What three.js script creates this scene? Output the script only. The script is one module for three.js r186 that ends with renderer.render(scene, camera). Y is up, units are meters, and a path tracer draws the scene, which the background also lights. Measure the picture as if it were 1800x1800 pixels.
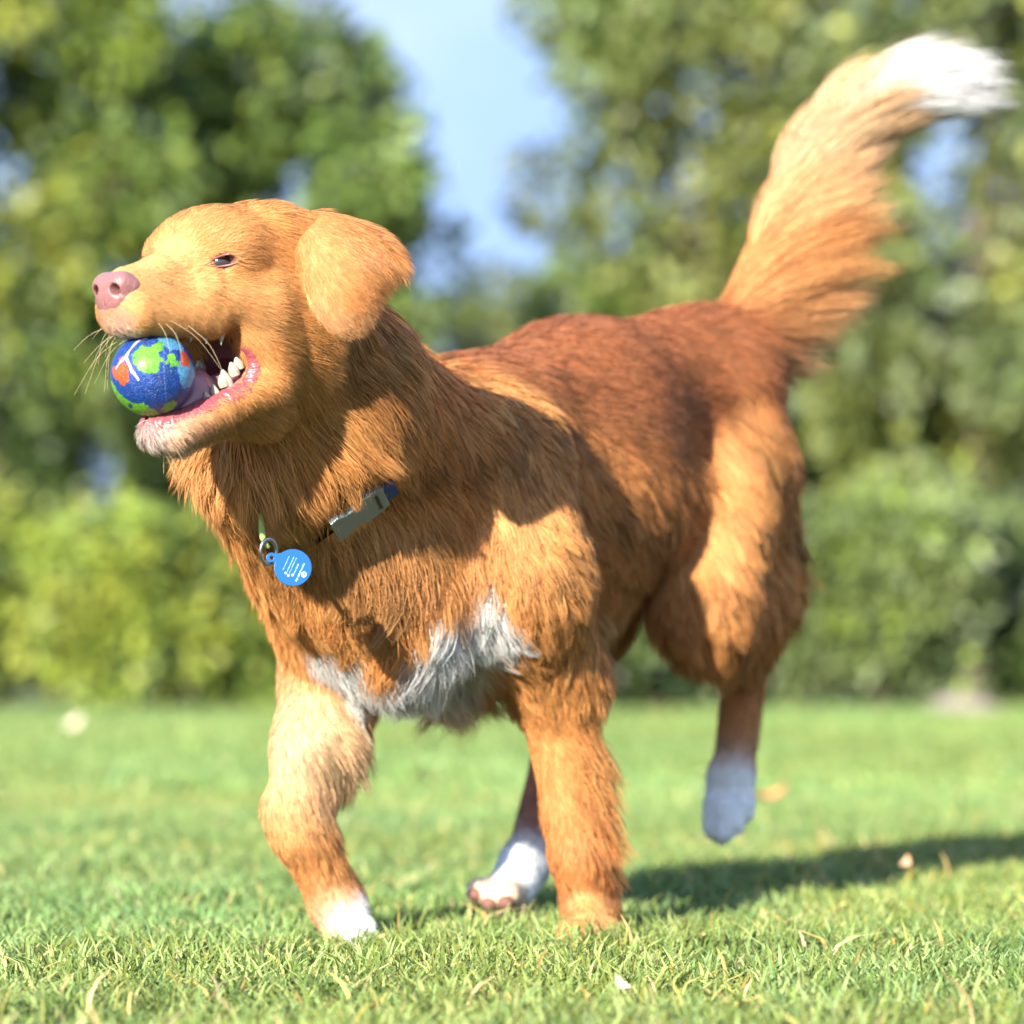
import * as THREE from 'three';
import { mergeGeometries } from 'three/addons/utils/BufferGeometryUtils.js';

// ---------------------------------------------------------------- camera, sky, sun, exposure
const scene = new THREE.Scene();
const camera = new THREE.PerspectiveCamera(17.06, 1, 0.1, 400);
camera.position.set(0, 0.26, 0);
camera.rotation.x = Math.atan(235 / 6000);
camera.focus = 2.63;
camera.userData.fStop = 4.3;
scene.add(camera);

const renderer = new THREE.WebGLRenderer({ antialias: true });
renderer.toneMapping = THREE.LinearToneMapping;
renderer.toneMappingExposure = 2.7;
renderer.shadowMap.enabled = true;

const SUN = new THREE.Vector3(-0.43, 0.43, 0.82).normalize();
const sun = new THREE.DirectionalLight(new THREE.Color().setRGB(1, 0.94, 0.84), 4.6);
sun.position.copy(SUN).multiplyScalar(40);
sun.target.position.set(0, 0.3, -3);
sun.castShadow = true;
sun.shadow.mapSize.set(4096, 4096);
Object.assign(sun.shadow.camera, { left: -14, right: 14, top: 14, bottom: -14, near: 1, far: 120 });
sun.shadow.radius = 1;
scene.add(sun, sun.target);

// ---------------------------------------------------------------- small helpers
function rng(seed) {
  let a = seed >>> 0;
  return () => { a = (a + 0x6d2b79f5) | 0; let t = Math.imul(a ^ (a >>> 15), 1 | a); t = (t + Math.imul(t ^ (t >>> 7), 61 | t)) ^ t; return ((t ^ (t >>> 14)) >>> 0) / 4294967296; };
}
function h3(x, y, z) { let n = Math.imul(x, 374761393) ^ Math.imul(y, 668265263) ^ Math.imul(z, 2147483647 - 1274126177); n = Math.imul(n ^ (n >>> 13), 1274126177); return ((n ^ (n >>> 16)) >>> 0) / 4294967296; }
function noise3(x, y, z) {
  const i = Math.floor(x), j = Math.floor(y), k = Math.floor(z), fx = x - i, fy = y - j, fz = z - k;
  const u = fx * fx * (3 - 2 * fx), v = fy * fy * (3 - 2 * fy), w = fz * fz * (3 - 2 * fz), L = (a, b, t) => a + (b - a) * t;
  return L(L(L(h3(i, j, k), h3(i + 1, j, k), u), L(h3(i, j + 1, k), h3(i + 1, j + 1, k), u), v), L(L(h3(i, j, k + 1), h3(i + 1, j, k + 1), u), L(h3(i, j + 1, k + 1), h3(i + 1, j + 1, k + 1), u), v), w) * 2 - 1;
}
const fbm = (x, y, z, o = 4) => { let s = 0, a = 0.5; for (let i = 0; i < o; i++) { s += a * noise3(x, y, z); x = x * 2.03 + 11.3; y = y * 2.03 + 5.1; z = z * 2.03 + 7.7; a *= 0.5; } return s; };
const clamp = (x, a, b) => (x < a ? a : x > b ? b : x);
const sstep = (a, b, x) => { const t = clamp((x - a) / (b - a), 0, 1); return t * t * (3 - 2 * t); };
const mixc = (a, b, t) => [a[0] + (b[0] - a[0]) * t, a[1] + (b[1] - a[1]) * t, a[2] + (b[2] - a[2]) * t];
const V = (a) => new THREE.Vector3(a[0], a[1], a[2]);
const lin = (r, g, b) => new THREE.Color().setRGB(r, g, b);
const taken = {};
function numbered(name) { const n = taken[name] = (taken[name] ?? -1) + 1; return n ? name + '_' + String(n).padStart(3, '0') : name; }
function add(o, name, label, category, group, kind) {
  o.name = numbered(name); o.userData.label = label;
  if (category) o.userData.category = category;
  if (group) o.userData.group = group;
  if (kind) o.userData.kind = kind;
  scene.add(o); return o;
}
function part(geometry, material, name, parent, label) {
  const m = new THREE.Mesh(geometry, material); m.name = name; if (label) m.userData.label = label;
  parent.add(m); return m;
}

// the sky: clear air, paler towards the horizon, thin cloud veils
{
  const W = 1024, Hh = 512, data = new Float32Array(W * Hh * 4);
  for (let r = 0; r < Hh; r++) {
    const up = ((r + 0.5) / Hh - 0.5) * Math.PI, y = Math.sin(up);
    for (let c = 0; c < W; c++) {
      const a = ((c + 0.5) / W - 0.5) * 2 * Math.PI, x = Math.cos(a) * Math.cos(up), z = Math.sin(a) * Math.cos(up);
      const k = Math.pow(1 - clamp(y, 0, 1), 3);
      let col = mixc([0.16, 0.275, 0.54], [0.24, 0.335, 0.51], k);
      const cd = Math.max(0, x * SUN.x + y * SUN.y + z * SUN.z), halo = 0.35 * Math.pow(cd, 8);
      col = [col[0] + halo, col[1] + halo * 0.95, col[2] + halo * 0.85];
      if (y > 0) {
        const q = 1 / (y + 0.25), cl = sstep(-0.02, 0.5, fbm(x * q * 1.3 + 4.2, y * 2, z * q * 1.3 + 1.7, 5) + 0.05);
        col = mixc(col, [0.50, 0.52, 0.56], cl * 0.7);
      }
      if (y < 0) col = mixc(col, [0.10, 0.13, 0.06], sstep(0, -0.06, y));
      data.set([col[0], col[1], col[2], 1], (r * W + c) * 4);
    }
  }
  const t = new THREE.DataTexture(data, W, Hh, THREE.RGBAFormat, THREE.FloatType);
  t.mapping = THREE.EquirectangularReflectionMapping; t.magFilter = t.minFilter = THREE.LinearFilter; t.needsUpdate = true;
  scene.background = t; scene.environment = t;
}

// ---------------------------------------------------------------- lawn
{
  const N = 256, px = new Uint8Array(N * N * 4);
  for (let y = 0; y < N; y++) for (let x = 0; x < N; x++) {
    const wrap = (f) => { const a = x / N * 2 * Math.PI, b = y / N * 2 * Math.PI; return fbm(Math.cos(a) * f + 9, Math.sin(a) * f + Math.cos(b) * f, Math.sin(b) * f, 5); };
    const n = wrap(1.6), g = 0.5 + 0.9 * n;
    const c = mixc([52, 62, 22], [92, 104, 44], clamp(g, 0, 1));
    px.set([c[0], c[1], c[2], 255], (y * N + x) * 4);
  }
  const t = new THREE.DataTexture(px, N, N); t.colorSpace = THREE.SRGBColorSpace; t.wrapS = t.wrapT = THREE.RepeatWrapping; t.magFilter = THREE.LinearFilter; t.repeat.set(400, 400); t.needsUpdate = true;
  const g = new THREE.Mesh(new THREE.PlaneGeometry(400, 400).rotateX(-Math.PI / 2), new THREE.MeshStandardMaterial({ map: t, roughness: 1 }));
  add(g, 'ground', 'flat earth under the mown lawn', 'ground', null, 'structure');
}

// blades of lawn grass: one square of turf with many blades, laid over the lawn tile by tile, turned and tinted
function bladePatch(seed, count, radius, opt) {
  const R = rng(seed), pos = [], nor = [], col = [], idx = [];
  for (let i = 0; i < count; i++) {
    const x = (R() - 0.5) * radius, z = (R() - 0.5) * radius, ya = R() * 6.283;
    const h = opt.h[0] + (opt.h[1] - opt.h[0]) * Math.pow(R(), 1.4), w = (opt.w[0] + (opt.w[1] - opt.w[0]) * R()) * 0.5, lean = (opt.lean ?? 0.7) * (0.2 + R()), la = R() * 6.283;
    const dx = Math.cos(la), dz = Math.sin(la), sx = Math.cos(ya), sz = Math.sin(ya), seg = 3, base = pos.length / 3;
    const k = R(), tone = opt.tones[Math.floor(R() * opt.tones.length)], br = 0.72 + 0.6 * k;
    for (let s = 0; s <= seg; s++) {
      const t = s / seg, b = lean * t * t, yy = h * (t - 0.28 * lean * t * t), ww = w * (s === seg ? 0.08 : 1 - 0.5 * t * t);
      const cx = x + dx * h * b * 0.8, cz = z + dz * h * b * 0.8;
      for (const e of [-1, 1]) {
        pos.push(cx + sx * ww * e, (opt.y0 ?? 0) + yy, cz + sz * ww * e);
        const n = V([-sz + sx * e * 0.4, 0.5, sx + sz * e * 0.4]).normalize(); nor.push(n.x, n.y, n.z);
        col.push(tone[0] * br, tone[1] * br, tone[2] * br);
      }
      if (s) { const o = base + s * 2; idx.push(o - 2, o - 1, o, o - 1, o + 1, o); }
    }
  }
  const g = new THREE.BufferGeometry();
  g.setAttribute('position', new THREE.Float32BufferAttribute(pos, 3)); g.setAttribute('normal', new THREE.Float32BufferAttribute(nor, 3)); g.setAttribute('color', new THREE.Float32BufferAttribute(col, 3)); g.setIndex(idx);
  return g;
}
{
  const bladeMat = new THREE.MeshPhysicalMaterial({ vertexColors: true, roughness: 0.55, side: THREE.DoubleSide });
  const lay = (geo, seed, step, x0, d0, d1, xs) => {
    const R = rng(seed), ms = [], cs = [], q = new THREE.Quaternion(), e = new THREE.Euler();
    for (let d = d0; d < d1; d += step) {
      const half = x0 + d * xs;
      for (let x = -half; x < half; x += step) {
        const px = x + (R() - 0.5) * 0.02, pd = d + (R() - 0.5) * 0.02, n = fbm(px * 0.7, 3, pd * 0.7, 3), s = 1.0 + 0.1 * R();
        e.set((R() - 0.5) * 0.08, Math.floor(R() * 4) * Math.PI / 2 + (R() - 0.5) * 0.2, (R() - 0.5) * 0.08); q.setFromEuler(e);
        ms.push(new THREE.Matrix4().compose(V([px, 0, -pd]), q, V([s, s * (0.85 + 0.3 * R()), s])));
        const b = 0.95 + 0.25 * n + 0.12 * (R() - 0.5), yel = 1 + 0.28 * fbm(px * 1.9 + 7, 1, pd * 1.9, 3);
        cs.push(lin(b * yel, b, b * (2 - yel)));
      }
    }
    const m = new THREE.InstancedMesh(geo, bladeMat, ms.length);
    ms.forEach((x, i) => { m.setMatrixAt(i, x); m.setColorAt(i, cs[i]); });
    return m;
  };
  const green = [[0.185, 0.27, 0.062], [0.22, 0.305, 0.08], [0.115, 0.205, 0.045], [0.28, 0.33, 0.10], [0.155, 0.25, 0.065]];
  const near = bladePatch(11, 2700, 0.25, { h: [0.010, 0.031], w: [0.0015, 0.0033], tones: green, lean: 1.2 });
  add(lay(near, 21, 0.25, 0.9, 1.7, 6.2, 0.22), 'lawn_grass', 'short sunlit green lawn grass blades around the dog', 'grass', null, 'stuff');
  const far = bladePatch(12, 1500, 0.6, { h: [0.02, 0.035], w: [0.006, 0.011], tones: green, lean: 0.8 });
  add(lay(far, 22, 0.6, 1.2, 6.0, 14.2, 0.26), 'lawn_grass', 'pale blurred lawn grass stretching back to the hedge', 'grass', null, 'stuff');
  const straw = bladePatch(13, 38, 0.25, { h: [0.015, 0.036], w: [0.0016, 0.0034], tones: [[0.55, 0.42, 0.14], [0.62, 0.52, 0.26], [0.42, 0.40, 0.09]], lean: 1.7, y0: 0.006 });
  add(lay(straw, 23, 0.25, 0.9, 1.7, 6, 0.2), 'dry_grass', 'straw yellow dry blades scattered through the lawn', 'grass', null, 'stuff');
}

// ---------------------------------------------------------------- trees and shrubs behind the lawn
const leafMat = new THREE.MeshPhysicalMaterial({ vertexColors: true, roughness: 0.5, side: THREE.DoubleSide });
const barkMat = new THREE.MeshStandardMaterial({ color: lin(0.16, 0.115, 0.08), roughness: 0.95 });
function limb(points, r0, r1, seg = 8) {
  const curve = new THREE.CatmullRomCurve3(points), n = Math.max(6, points.length * 4), g = new THREE.TubeGeometry(curve, n, 1, seg, false), p = g.attributes.position;
  for (let i = 0; i <= n; i++) {
    const c = curve.getPointAt(i / n), r = r0 + (r1 - r0) * i / n;
    for (let j = 0; j <= seg; j++) { const k = i * (seg + 1) + j; p.setXYZ(k, c.x + (p.getX(k) - c.x) * r, c.y + (p.getY(k) - c.y) * r, c.z + (p.getZ(k) - c.z) * r); }
  }
  g.computeVertexNormals(); return g;
}
// o: x, z of the foot; crown centre height, radii; number of boughs and sprays; leaf tints
function plant(name, label, category, group, o) {
  const R = rng(o.seed), root = new THREE.Group();
  root.position.set(o.x, 0, o.z);
  const boughs = [];
  for (let i = 0; i < o.boughs; i++) {
    const d = V([R() * 2 - 1, R() * 2 - 1, R() * 2 - 1]).normalize(), q = 0.35 + 0.6 * Math.sqrt(R());
    boughs.push({ c: V([d.x * o.rx * q + (o.cx ?? 0), o.cy + d.y * o.ry * q, d.z * o.rz * q]), r: (o.br ?? 0.45) * (0.6 + 0.7 * R()), k: 0.8 + 0.45 * R(), t: Math.floor(R() * o.tints.length) });
  }
  const trunkTop = V([o.cx ?? 0, Math.max(0.3, o.cy - o.ry * 0.55), 0]);
  if (o.trunk) {
    part(limb([V([0, -0.1, 0]), V([(o.cx ?? 0) * 0.3 + 0.05, trunkTop.y * 0.5, 0.04]), trunkTop, V([o.cx ?? 0, o.cy, 0])], o.trunk, o.trunk * 0.45, 10), barkMat, 'trunk', root);
    boughs.slice(0, 7).forEach((b) => part(limb([trunkTop.clone().multiplyScalar(0.98), trunkTop.clone().lerp(b.c, 0.5).add(V([0, 0.12, 0])), b.c], o.trunk * 0.4, o.trunk * 0.1, 6), barkMat, 'branch', root));
  } else {
    for (let i = 0; i < 5; i++) { const b = boughs[i % boughs.length].c; part(limb([V([(R() - 0.5) * o.rx, -0.05, (R() - 0.5) * o.rz]), V([b.x * 0.7, b.y * 0.5, b.z * 0.7]), b], 0.025, 0.008, 6), barkMat, 'stem', root); }
  }
  const n = o.leaves, pos = new Float32Array(n * 12), nor = new Float32Array(n * 12), col = new Float32Array(n * 12), idx = new Uint32Array(n * 6);
  for (let i = 0; i < n; i++) {
    const b = boughs[Math.floor(R() * boughs.length)], at = V([R() * 2 - 1, R() * 2 - 1, R() * 2 - 1]).normalize(), out = at.clone();
    at.multiplyScalar(b.r * Math.pow(R(), 0.4)).add(b.c); if (at.y < 0.03) at.y = 0.03 + R() * 0.15;
    const d = V([R() - 0.5, R() - 0.7, R() - 0.5]).addScaledVector(out, 0.5).normalize(), s = V([R() - 0.5, R() - 0.5, R() - 0.5]).cross(d).normalize(), nn = s.clone().cross(d), L = o.leaf * (0.7 + 0.6 * R()), w = L * 0.3;
    const t = o.tints[R() < 0.75 ? b.t : Math.floor(R() * o.tints.length)], k = b.k * (0.75 + 0.5 * R());
    [[0, 0], [0.5, 1], [1, 0], [0.5, -1]].forEach(([u, v], j) => {
      const p = at.clone().addScaledVector(d, L * u).addScaledVector(s, w * v).addScaledVector(nn, Math.abs(v) * w * 0.35), m = nn.clone().addScaledVector(s, -0.35 * v), o3 = i * 12 + j * 3;
      pos.set([p.x, p.y, p.z], o3); nor.set([m.x, m.y, m.z], o3); col.set([t[0] * k, t[1] * k, t[2] * k], o3);
    });
    idx.set([i * 4, i * 4 + 1, i * 4 + 2, i * 4, i * 4 + 2, i * 4 + 3], i * 6);
  }
  const g = new THREE.BufferGeometry();
  g.setAttribute('position', new THREE.BufferAttribute(pos, 3)); g.setAttribute('normal', new THREE.BufferAttribute(nor, 3)); g.setAttribute('color', new THREE.BufferAttribute(col, 3)); g.setIndex(new THREE.BufferAttribute(idx, 1));
  part(g, leafMat, 'crown', root);
  return add(root, name, label, category, group);
}
const OLIVE = [[0.134, 0.156, 0.033], [0.086, 0.107, 0.026], [0.187, 0.199, 0.043]], DEEP = [[0.033, 0.059, 0.015], [0.070, 0.118, 0.026], [0.123, 0.177, 0.033]], LIME = [[0.204, 0.274, 0.033], [0.128, 0.194, 0.033], [0.290, 0.312, 0.043], [0.075, 0.113, 0.030]], SAGE = [[0.134, 0.177, 0.054], [0.086, 0.118, 0.039], [0.182, 0.215, 0.064]];

const backTrees = 'trees behind the lawn', shrubs = 'clipped shrubs along the edge of the lawn', screen = 'tall dark shrubs behind the clipped hedge';
plant('tree', 'broad tree with bright lime leaf clumps at the lime end of the hedge', 'tree', backTrees, { seed: 101, x: -2.977, z: -19, cy: 3.094, rx: 1.15, ry: 2.2, rz: 1.1, boughs: 60, leaves: 15600, leaf: 0.11, br: 0.42, tints: [...LIME, LIME[0], LIME[2], DEEP[1], DEEP[2]], trunk: 0.11 });
plant('tree', 'dense dark green tree beside the broad lime leaved tree', 'tree', backTrees, { seed: 102, x: -1.367, z: -20, cy: 2.777, rx: 0.9, ry: 1.6, rz: 0.9, boughs: 50, leaves: 12900, leaf: 0.11, br: 0.36, tints: [...DEEP, OLIVE[0], LIME[1], LIME[0]], trunk: 0.09 });
plant('tree', 'olive green tree with loose leaf clumps, across the sky gap from the dark tree', 'tree', backTrees, { seed: 103, x: 1.208, z: -21, cy: 3.252, rx: 1.08, ry: 2.3, rz: 1.0, boughs: 62, leaves: 13800, leaf: 0.11, br: 0.4, tints: [...OLIVE, LIME[1], SAGE[0]], trunk: 0.09 });
plant('tree', 'yellowish olive and sage tree nearest the pale stone', 'tree', backTrees, { seed: 104, x: 2.597, z: -19, cy: 2.809, rx: 1.0, ry: 2.2, rz: 1.0, boughs: 60, leaves: 15600, leaf: 0.11, br: 0.4, tints: [...OLIVE, ...SAGE, LIME[2]], trunk: 0.1 });
plant('tree', 'small distant olive tree standing at the foot of the sky gap', 'tree', backTrees, { seed: 105, x: -0.225, z: -27, cy: 1.948, rx: 1.15, ry: 1.35, rz: 1.0, boughs: 46, leaves: 12600, leaf: 0.11, br: 0.42, tints: [...OLIVE, SAGE[1]], trunk: 0.08 });
[[-2.72, 23, 1.5, [...DEEP, OLIVE[0]], 'tall dark shrub filling the space between the lime tree and the dense dark tree'], [-3.68, 23, 1.25, DEEP, 'tall dark green shrub below the broad lime leaved tree'], [-1.88, 24, 1.2, [...DEEP, OLIVE[1]], 'tall dark green shrub below the dense dark tree'], [0.38, 23, 1.0, OLIVE, 'tall olive shrub below the small distant olive tree'], [1.84, 23, 1.2, [...SAGE, DEEP[2]], 'tall soft green shrub below the loose olive tree'], [3.30, 22, 1.3, [...DEEP, SAGE[1]], 'tall dark shrub with black gaps below the yellowish olive tree']].forEach(([x, d, h, tints, label], i) =>
  plant('screen_shrub', label, 'shrub', screen, { seed: 200 + i, x, z: -d, cy: h * 0.82, rx: 0.95, ry: h * 0.85, rz: 0.7, boughs: 40, leaves: 9000, leaf: 0.1, br: 0.34, tints }));
[[-2.11, 13.45, 0.55, LIME, 'yellow green clipped shrub, first at the lime end of the hedge'], [-1.51, 13.28, 0.52, [...LIME, LIME[2]], 'bright lime clipped shrub, second from the lime end of the hedge'], [-0.97, 13.54, 0.52, [...LIME, SAGE[0]], 'green clipped shrub, third from the lime end of the hedge'], [-0.32, 13.63, 0.5, [...SAGE, DEEP[1]], 'green clipped shrub, fourth from the lime end of the hedge'], [0.50, 13.45, 0.5, [...DEEP, SAGE[0]], 'dark leaved clipped shrub, fifth from the lime end of the hedge'], [1.02, 13.72, 0.5, [...SAGE, DEEP[2]], 'grey green clipped shrub, sixth from the lime end of the hedge'], [1.52, 13.54, 0.56, [...SAGE, LIME[0]], 'rounded sage green bush near the pale stone'], [2.28, 13.98, 0.5, [...DEEP, SAGE[0]], 'dark green bush, last of the hedge, beyond the pale stone']].forEach(([x, d, h, tints, label], i) =>
  plant('shrub', label, 'shrub', shrubs, { seed: 300 + i, x, z: -d, cy: h * 0.9, rx: 0.33, ry: h * 0.68, rz: 0.36, boughs: 34, leaves: 10000, leaf: 0.06, br: 0.22, tints }));

// ---------------------------------------------------------------- the dog: a distance field of bones and muscles, meshed, then grown with hair
// head frame: origin midway between the eyes; f towards the nose, u up, l to the dog's left (millimetres)
const HO = V([-0.2430, 0.5469, -2.5617]);
const HF = V([-0.668, -0.02, 0.744]).normalize(), HL = V([0, 1, 0]).cross(HF).normalize(), HU = HF.clone().cross(HL).normalize();
const hd = (f, u, l) => [HO.x + (HF.x * f + HU.x * u + HL.x * l) / 1000, HO.y + (HF.y * f + HU.y * u + HL.y * l) / 1000, HO.z + (HF.z * f + HU.z * u + HL.z * l) / 1000];
const hv = (f, u, l) => [HF.x * f + HU.x * u + HL.x * l, HF.y * f + HU.y * u + HL.y * l, HF.z * f + HU.z * u + HL.z * l];
// trunk axes: forwards, and to the dog's left
const BF = [-0.643, 0, 0.766], BL = [0.766, 0, 0.643];
const bv = (f, u, l) => [BF[0] * f + BL[0] * l, u, BF[2] * f + BL[2] * l];

const GOLD = [0.64, 0.288, 0.09], FAWN = [0.65, 0.325, 0.115], PALE = [0.73, 0.47, 0.25], RUST = [0.39, 0.138, 0.054], AMBER = [0.55, 0.225, 0.07], WHITE = [0.80, 0.78, 0.74], CREAM = [0.76, 0.56, 0.36];
// each bone: ends a, b with radii, blend width k, and the coat that grows there: hair length, lift from the skin, flow, colour, clumping
const bones = [];
function bone(a, b, ra, rb, coat, k = 0.03) {
  const d = [b[0] - a[0], b[1] - a[1], b[2] - a[2]], L2 = d[0] * d[0] + d[1] * d[1] + d[2] * d[2];
  bones.push({ a, d, L2, ra, rb, k, len: 0.02, lift: 0.35, col: GOLD, clump: 0.5, curl: 0.12, flow: L2 > 1e-8 ? d.map((x) => x / Math.sqrt(L2)) : [0, -1, 0], droop: 0.25, ...coat });
}
const mirror = (fn) => { fn(1); fn(-1); };

// --- trunk
const back = bv(-1, -0.12, 0), flank = bv(-0.75, -0.65, 0), chestFlow = bv(-0.25, -1, 0);
bone([-0.0399, 0.4393, -2.9853], [0.0574, 0.4711, -3.1241], 0.074, 0.078, { len: 0.026, col: RUST, flow: back, lift: 0.3, clump: 0.45 }, 0.05);
bone([0.0574, 0.4722, -3.1241], [0.1722, 0.5151, -3.2725], 0.078, 0.069, { len: 0.021, col: RUST, flow: back, lift: 0.3, clump: 0.35 }, 0.05);
bone([-0.0541, 0.3902, -2.9472], [0.0310, 0.3891, -3.0973], 0.098, 0.092, { len: 0.038, col: AMBER, flow: flank, lift: 0.34, clump: 0.85, curl: 0.2 }, 0.05);
bone([0.0310, 0.3891, -3.0973], [0.1276, 0.3928, -3.1872], 0.088, 0.060, { len: 0.052, col: AMBER, flow: flank, lift: 0.42, clump: 0.9, curl: 0.2 }, 0.05);
bone([-0.1012, 0.3442, -2.8889], [-0.0664, 0.2968, -2.9508], 0.083, 0.060, { len: 0.065, col: GOLD, flow: chestFlow, lift: 0.34, clump: 0.82, curl: 0.4 }, 0.05);
bone([-0.1222, 0.3398, -2.8190], [-0.1001, 0.2957, -2.8608], 0.057, 0.060, { len: 0.065, col: GOLD, flow: chestFlow, lift: 0.36, clump: 0.85, curl: 0.45 }, 0.05);
bone([-0.0688, 0.2895, -2.9511], [0.0310, 0.3168, -3.1002], 0.052, 0.045, { len: 0.09, col: PALE, flow: bv(-0.5, -0.9, 0), lift: 0.45, droop: 0.7, curl: 0.3, clump: 0.7 }, 0.05);
// shoulders
bone([-0.0217, 0.4170, -2.8961], [0.0024, 0.3200, -2.8799], 0.064, 0.058, { len: 0.032, col: GOLD, flow: bv(-0.45, -0.9, 0), lift: 0.34, clump: 0.9, curl: 0.25 }, 0.03);
bone([0.0000, 0.3200, -2.8799], [0.0333, 0.2380, -2.9431], 0.056, 0.042, { len: 0.034, col: GOLD, flow: bv(-0.55, -0.8, 0), lift: 0.34, clump: 0.9, curl: 0.25 }, 0.03);
bone([-0.1352, 0.3804, -2.9475], [-0.1498, 0.3011, -2.9006], 0.054, 0.050, { len: 0.03, col: GOLD, flow: bv(0, -1, -0.2), lift: 0.28, clump: 0.6 }, 0.04);
bone([-0.1498, 0.3011, -2.9006], [-0.1538, 0.2332, -2.9333], 0.048, 0.039, { len: 0.026, col: GOLD, flow: bv(-0.2, -1, 0), lift: 0.28, clump: 0.6 }, 0.03);
// --- forelegs: the right one bent at the wrist, the left one bearing weight
const legBack = bv(-0.8, -0.3, 0.5);
bone([-0.1572, 0.2332, -2.9333], [-0.1682, 0.1755, -2.9055], 0.038, 0.032, { len: 0.012, col: PALE, lift: 0.3, clump: 0.6, feather: 0.034, fdir: legBack, flow: bv(-0.3, -1, 0.1) }, 0.02);
bone([-0.1682, 0.1755, -2.9055], [-0.1824, 0.1291, -2.8873], 0.032, 0.023, { len: 0.011, col: PALE, lift: 0.3, clump: 0.6, feather: 0.03, fdir: legBack, flow: bv(-0.3, -1, 0.1) }, 0.02);
bone([-0.1907, 0.1211, -2.8826], [-0.1805, 0.1032, -2.8884], 0.020, 0.022, { len: 0.009, col: GOLD, lift: 0.3, clump: 0.6, feather: 0.02, fdir: legBack, flow: bv(-0.3, -1, 0.1) }, 0.015);
bone([-0.1805, 0.1032, -2.8884], [-0.1513, 0.0434, -2.9207], 0.0215, 0.0205, { len: 0.009, col: GOLD, lift: 0.35, clump: 0.7, feather: 0.02, fdir: legBack, flow: bv(-0.6, -0.8, 0.1) }, 0.015);
bone([-0.1489, 0.0395, -2.9209], [-0.1327, 0.0089, -2.9171], 0.0235, 0.019, { len: 0.007, col: GOLD, lift: 0.3, clump: 0.5 }, 0.012);
[[[-0.1427, 0.0226, -2.9035], [-0.1422, 0.0061, -2.8942]], [[-0.1336, 0.0203, -2.8956], [-0.1331, 0.0012, -2.8843]], [[-0.1251, 0.0210, -2.8996], [-0.1237, 0.0047, -2.8882]]].forEach(([a, b]) => bone(a, b, 0.0115, 0.0092, { len: 0.005, col: WHITE, lift: 0.25, clump: 0.4 }, 0.004));
bone([0.0333, 0.2380, -2.9431], [0.0472, 0.1151, -2.9579], 0.031, 0.019, { len: 0.011, col: GOLD, lift: 0.3, clump: 0.65, feather: 0.062, fdir: bv(-0.75, -0.1, 0.65), flow: bv(-0.35, -1, 0.2), curl: 0.35 }, 0.02);
bone([0.0472, 0.1151, -2.9579], [0.0551, 0.0807, -2.9593], 0.0195, 0.0215, { len: 0.012, col: AMBER, lift: 0.3, clump: 0.65, feather: 0.045, fdir: bv(-0.75, -0.1, 0.65), flow: bv(-0.3, -1, 0) }, 0.015);
bone([0.0551, 0.0807, -2.9593], [0.0661, 0.0249, -2.9715], 0.019, 0.0225, { len: 0.011, col: AMBER, lift: 0.3, clump: 0.65, feather: 0.028, fdir: bv(-1, -0.2, 0.1), flow: bv(-0.3, -1, 0) }, 0.015);
bone([0.0679, 0.0207, -2.9616], [0.0633, 0.0144, -2.9319], 0.0235, 0.020, { len: 0.007, col: GOLD, lift: 0.3 }, 0.012);
[[[0.0485, 0.0153, -2.9218], [0.0433, 0.0097, -2.8970]], [[0.0590, 0.0151, -2.9118], [0.0555, 0.0091, -2.8820]], [[0.0715, 0.0151, -2.9118], [0.0699, 0.0098, -2.8840]], [[0.0827, 0.0164, -2.9318], [0.0830, 0.0107, -2.9070]]].forEach(([a, b]) => bone(a, b, 0.0125, 0.0105, { len: 0.006, col: GOLD, lift: 0.25, clump: 0.4 }, 0.004));
// --- hindquarters
const hind = bv(-0.75, -0.7, 0.15);
bone([0.1826, 0.4969, -3.2632], [0.1989, 0.4479, -3.2651], 0.072, 0.058, { len: 0.024, col: RUST, flow: bv(-0.8, -0.6, 0), lift: 0.3, clump: 0.4 }, 0.04);
bone([0.1961, 0.4521, -3.2450], [0.1722, 0.3128, -3.1704], 0.058, 0.041, { len: 0.042, col: GOLD, flow: bv(-0.5, -0.9, 0.1), lift: 0.32, clump: 0.75, feather: 0.025, fdir: bv(-1, 0, 0) }, 0.018);
bone([0.2132, 0.4266, -3.2760], [0.2259, 0.3285, -3.2898], 0.045, 0.042, { len: 0.04, col: GOLD, flow: bv(-0.55, -0.85, 0.1), lift: 0.38, clump: 0.95, curl: 0.25, feather: 0.03, fdir: bv(-1, 0, 0) }, 0.04);
bone([0.1754, 0.2996, -3.1709], [0.2313, 0.2876, -3.3215], 0.038, 0.027, { len: 0.036, col: AMBER, flow: bv(-0.55, -0.85, 0), lift: 0.35, clump: 0.9, feather: 0.03, fdir: [0, -1, 0], droop: 0.6 }, 0.03);
bone([0.2313, 0.2821, -3.3217], [0.2134, 0.1418, -3.3072], 0.0215, 0.0185, { len: 0.010, col: AMBER, lift: 0.25, clump: 0.4, feather: 0.008, fdir: bv(-1, 0, 0) }, 0.02);
bone([0.2109, 0.1310, -3.3026], [0.2059, 0.1013, -3.2937], 0.0235, 0.021, { len: 0.006, col: WHITE, lift: 0.25, clump: 0.4 }, 0.012);
[[[0.1943, 0.1073, -3.2835], [0.1914, 0.0845, -3.2714]], [[0.2035, 0.1050, -3.2736], [0.2005, 0.0797, -3.2616]], [[0.2147, 0.1075, -3.2785], [0.2118, 0.0869, -3.2673]], [[0.2234, 0.1123, -3.2933], [0.2227, 0.0980, -3.2839]]].forEach(([a, b]) => bone(a, b, 0.012, 0.0098, { len: 0.005, col: WHITE, lift: 0.25, clump: 0.4 }, 0.0035));
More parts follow.
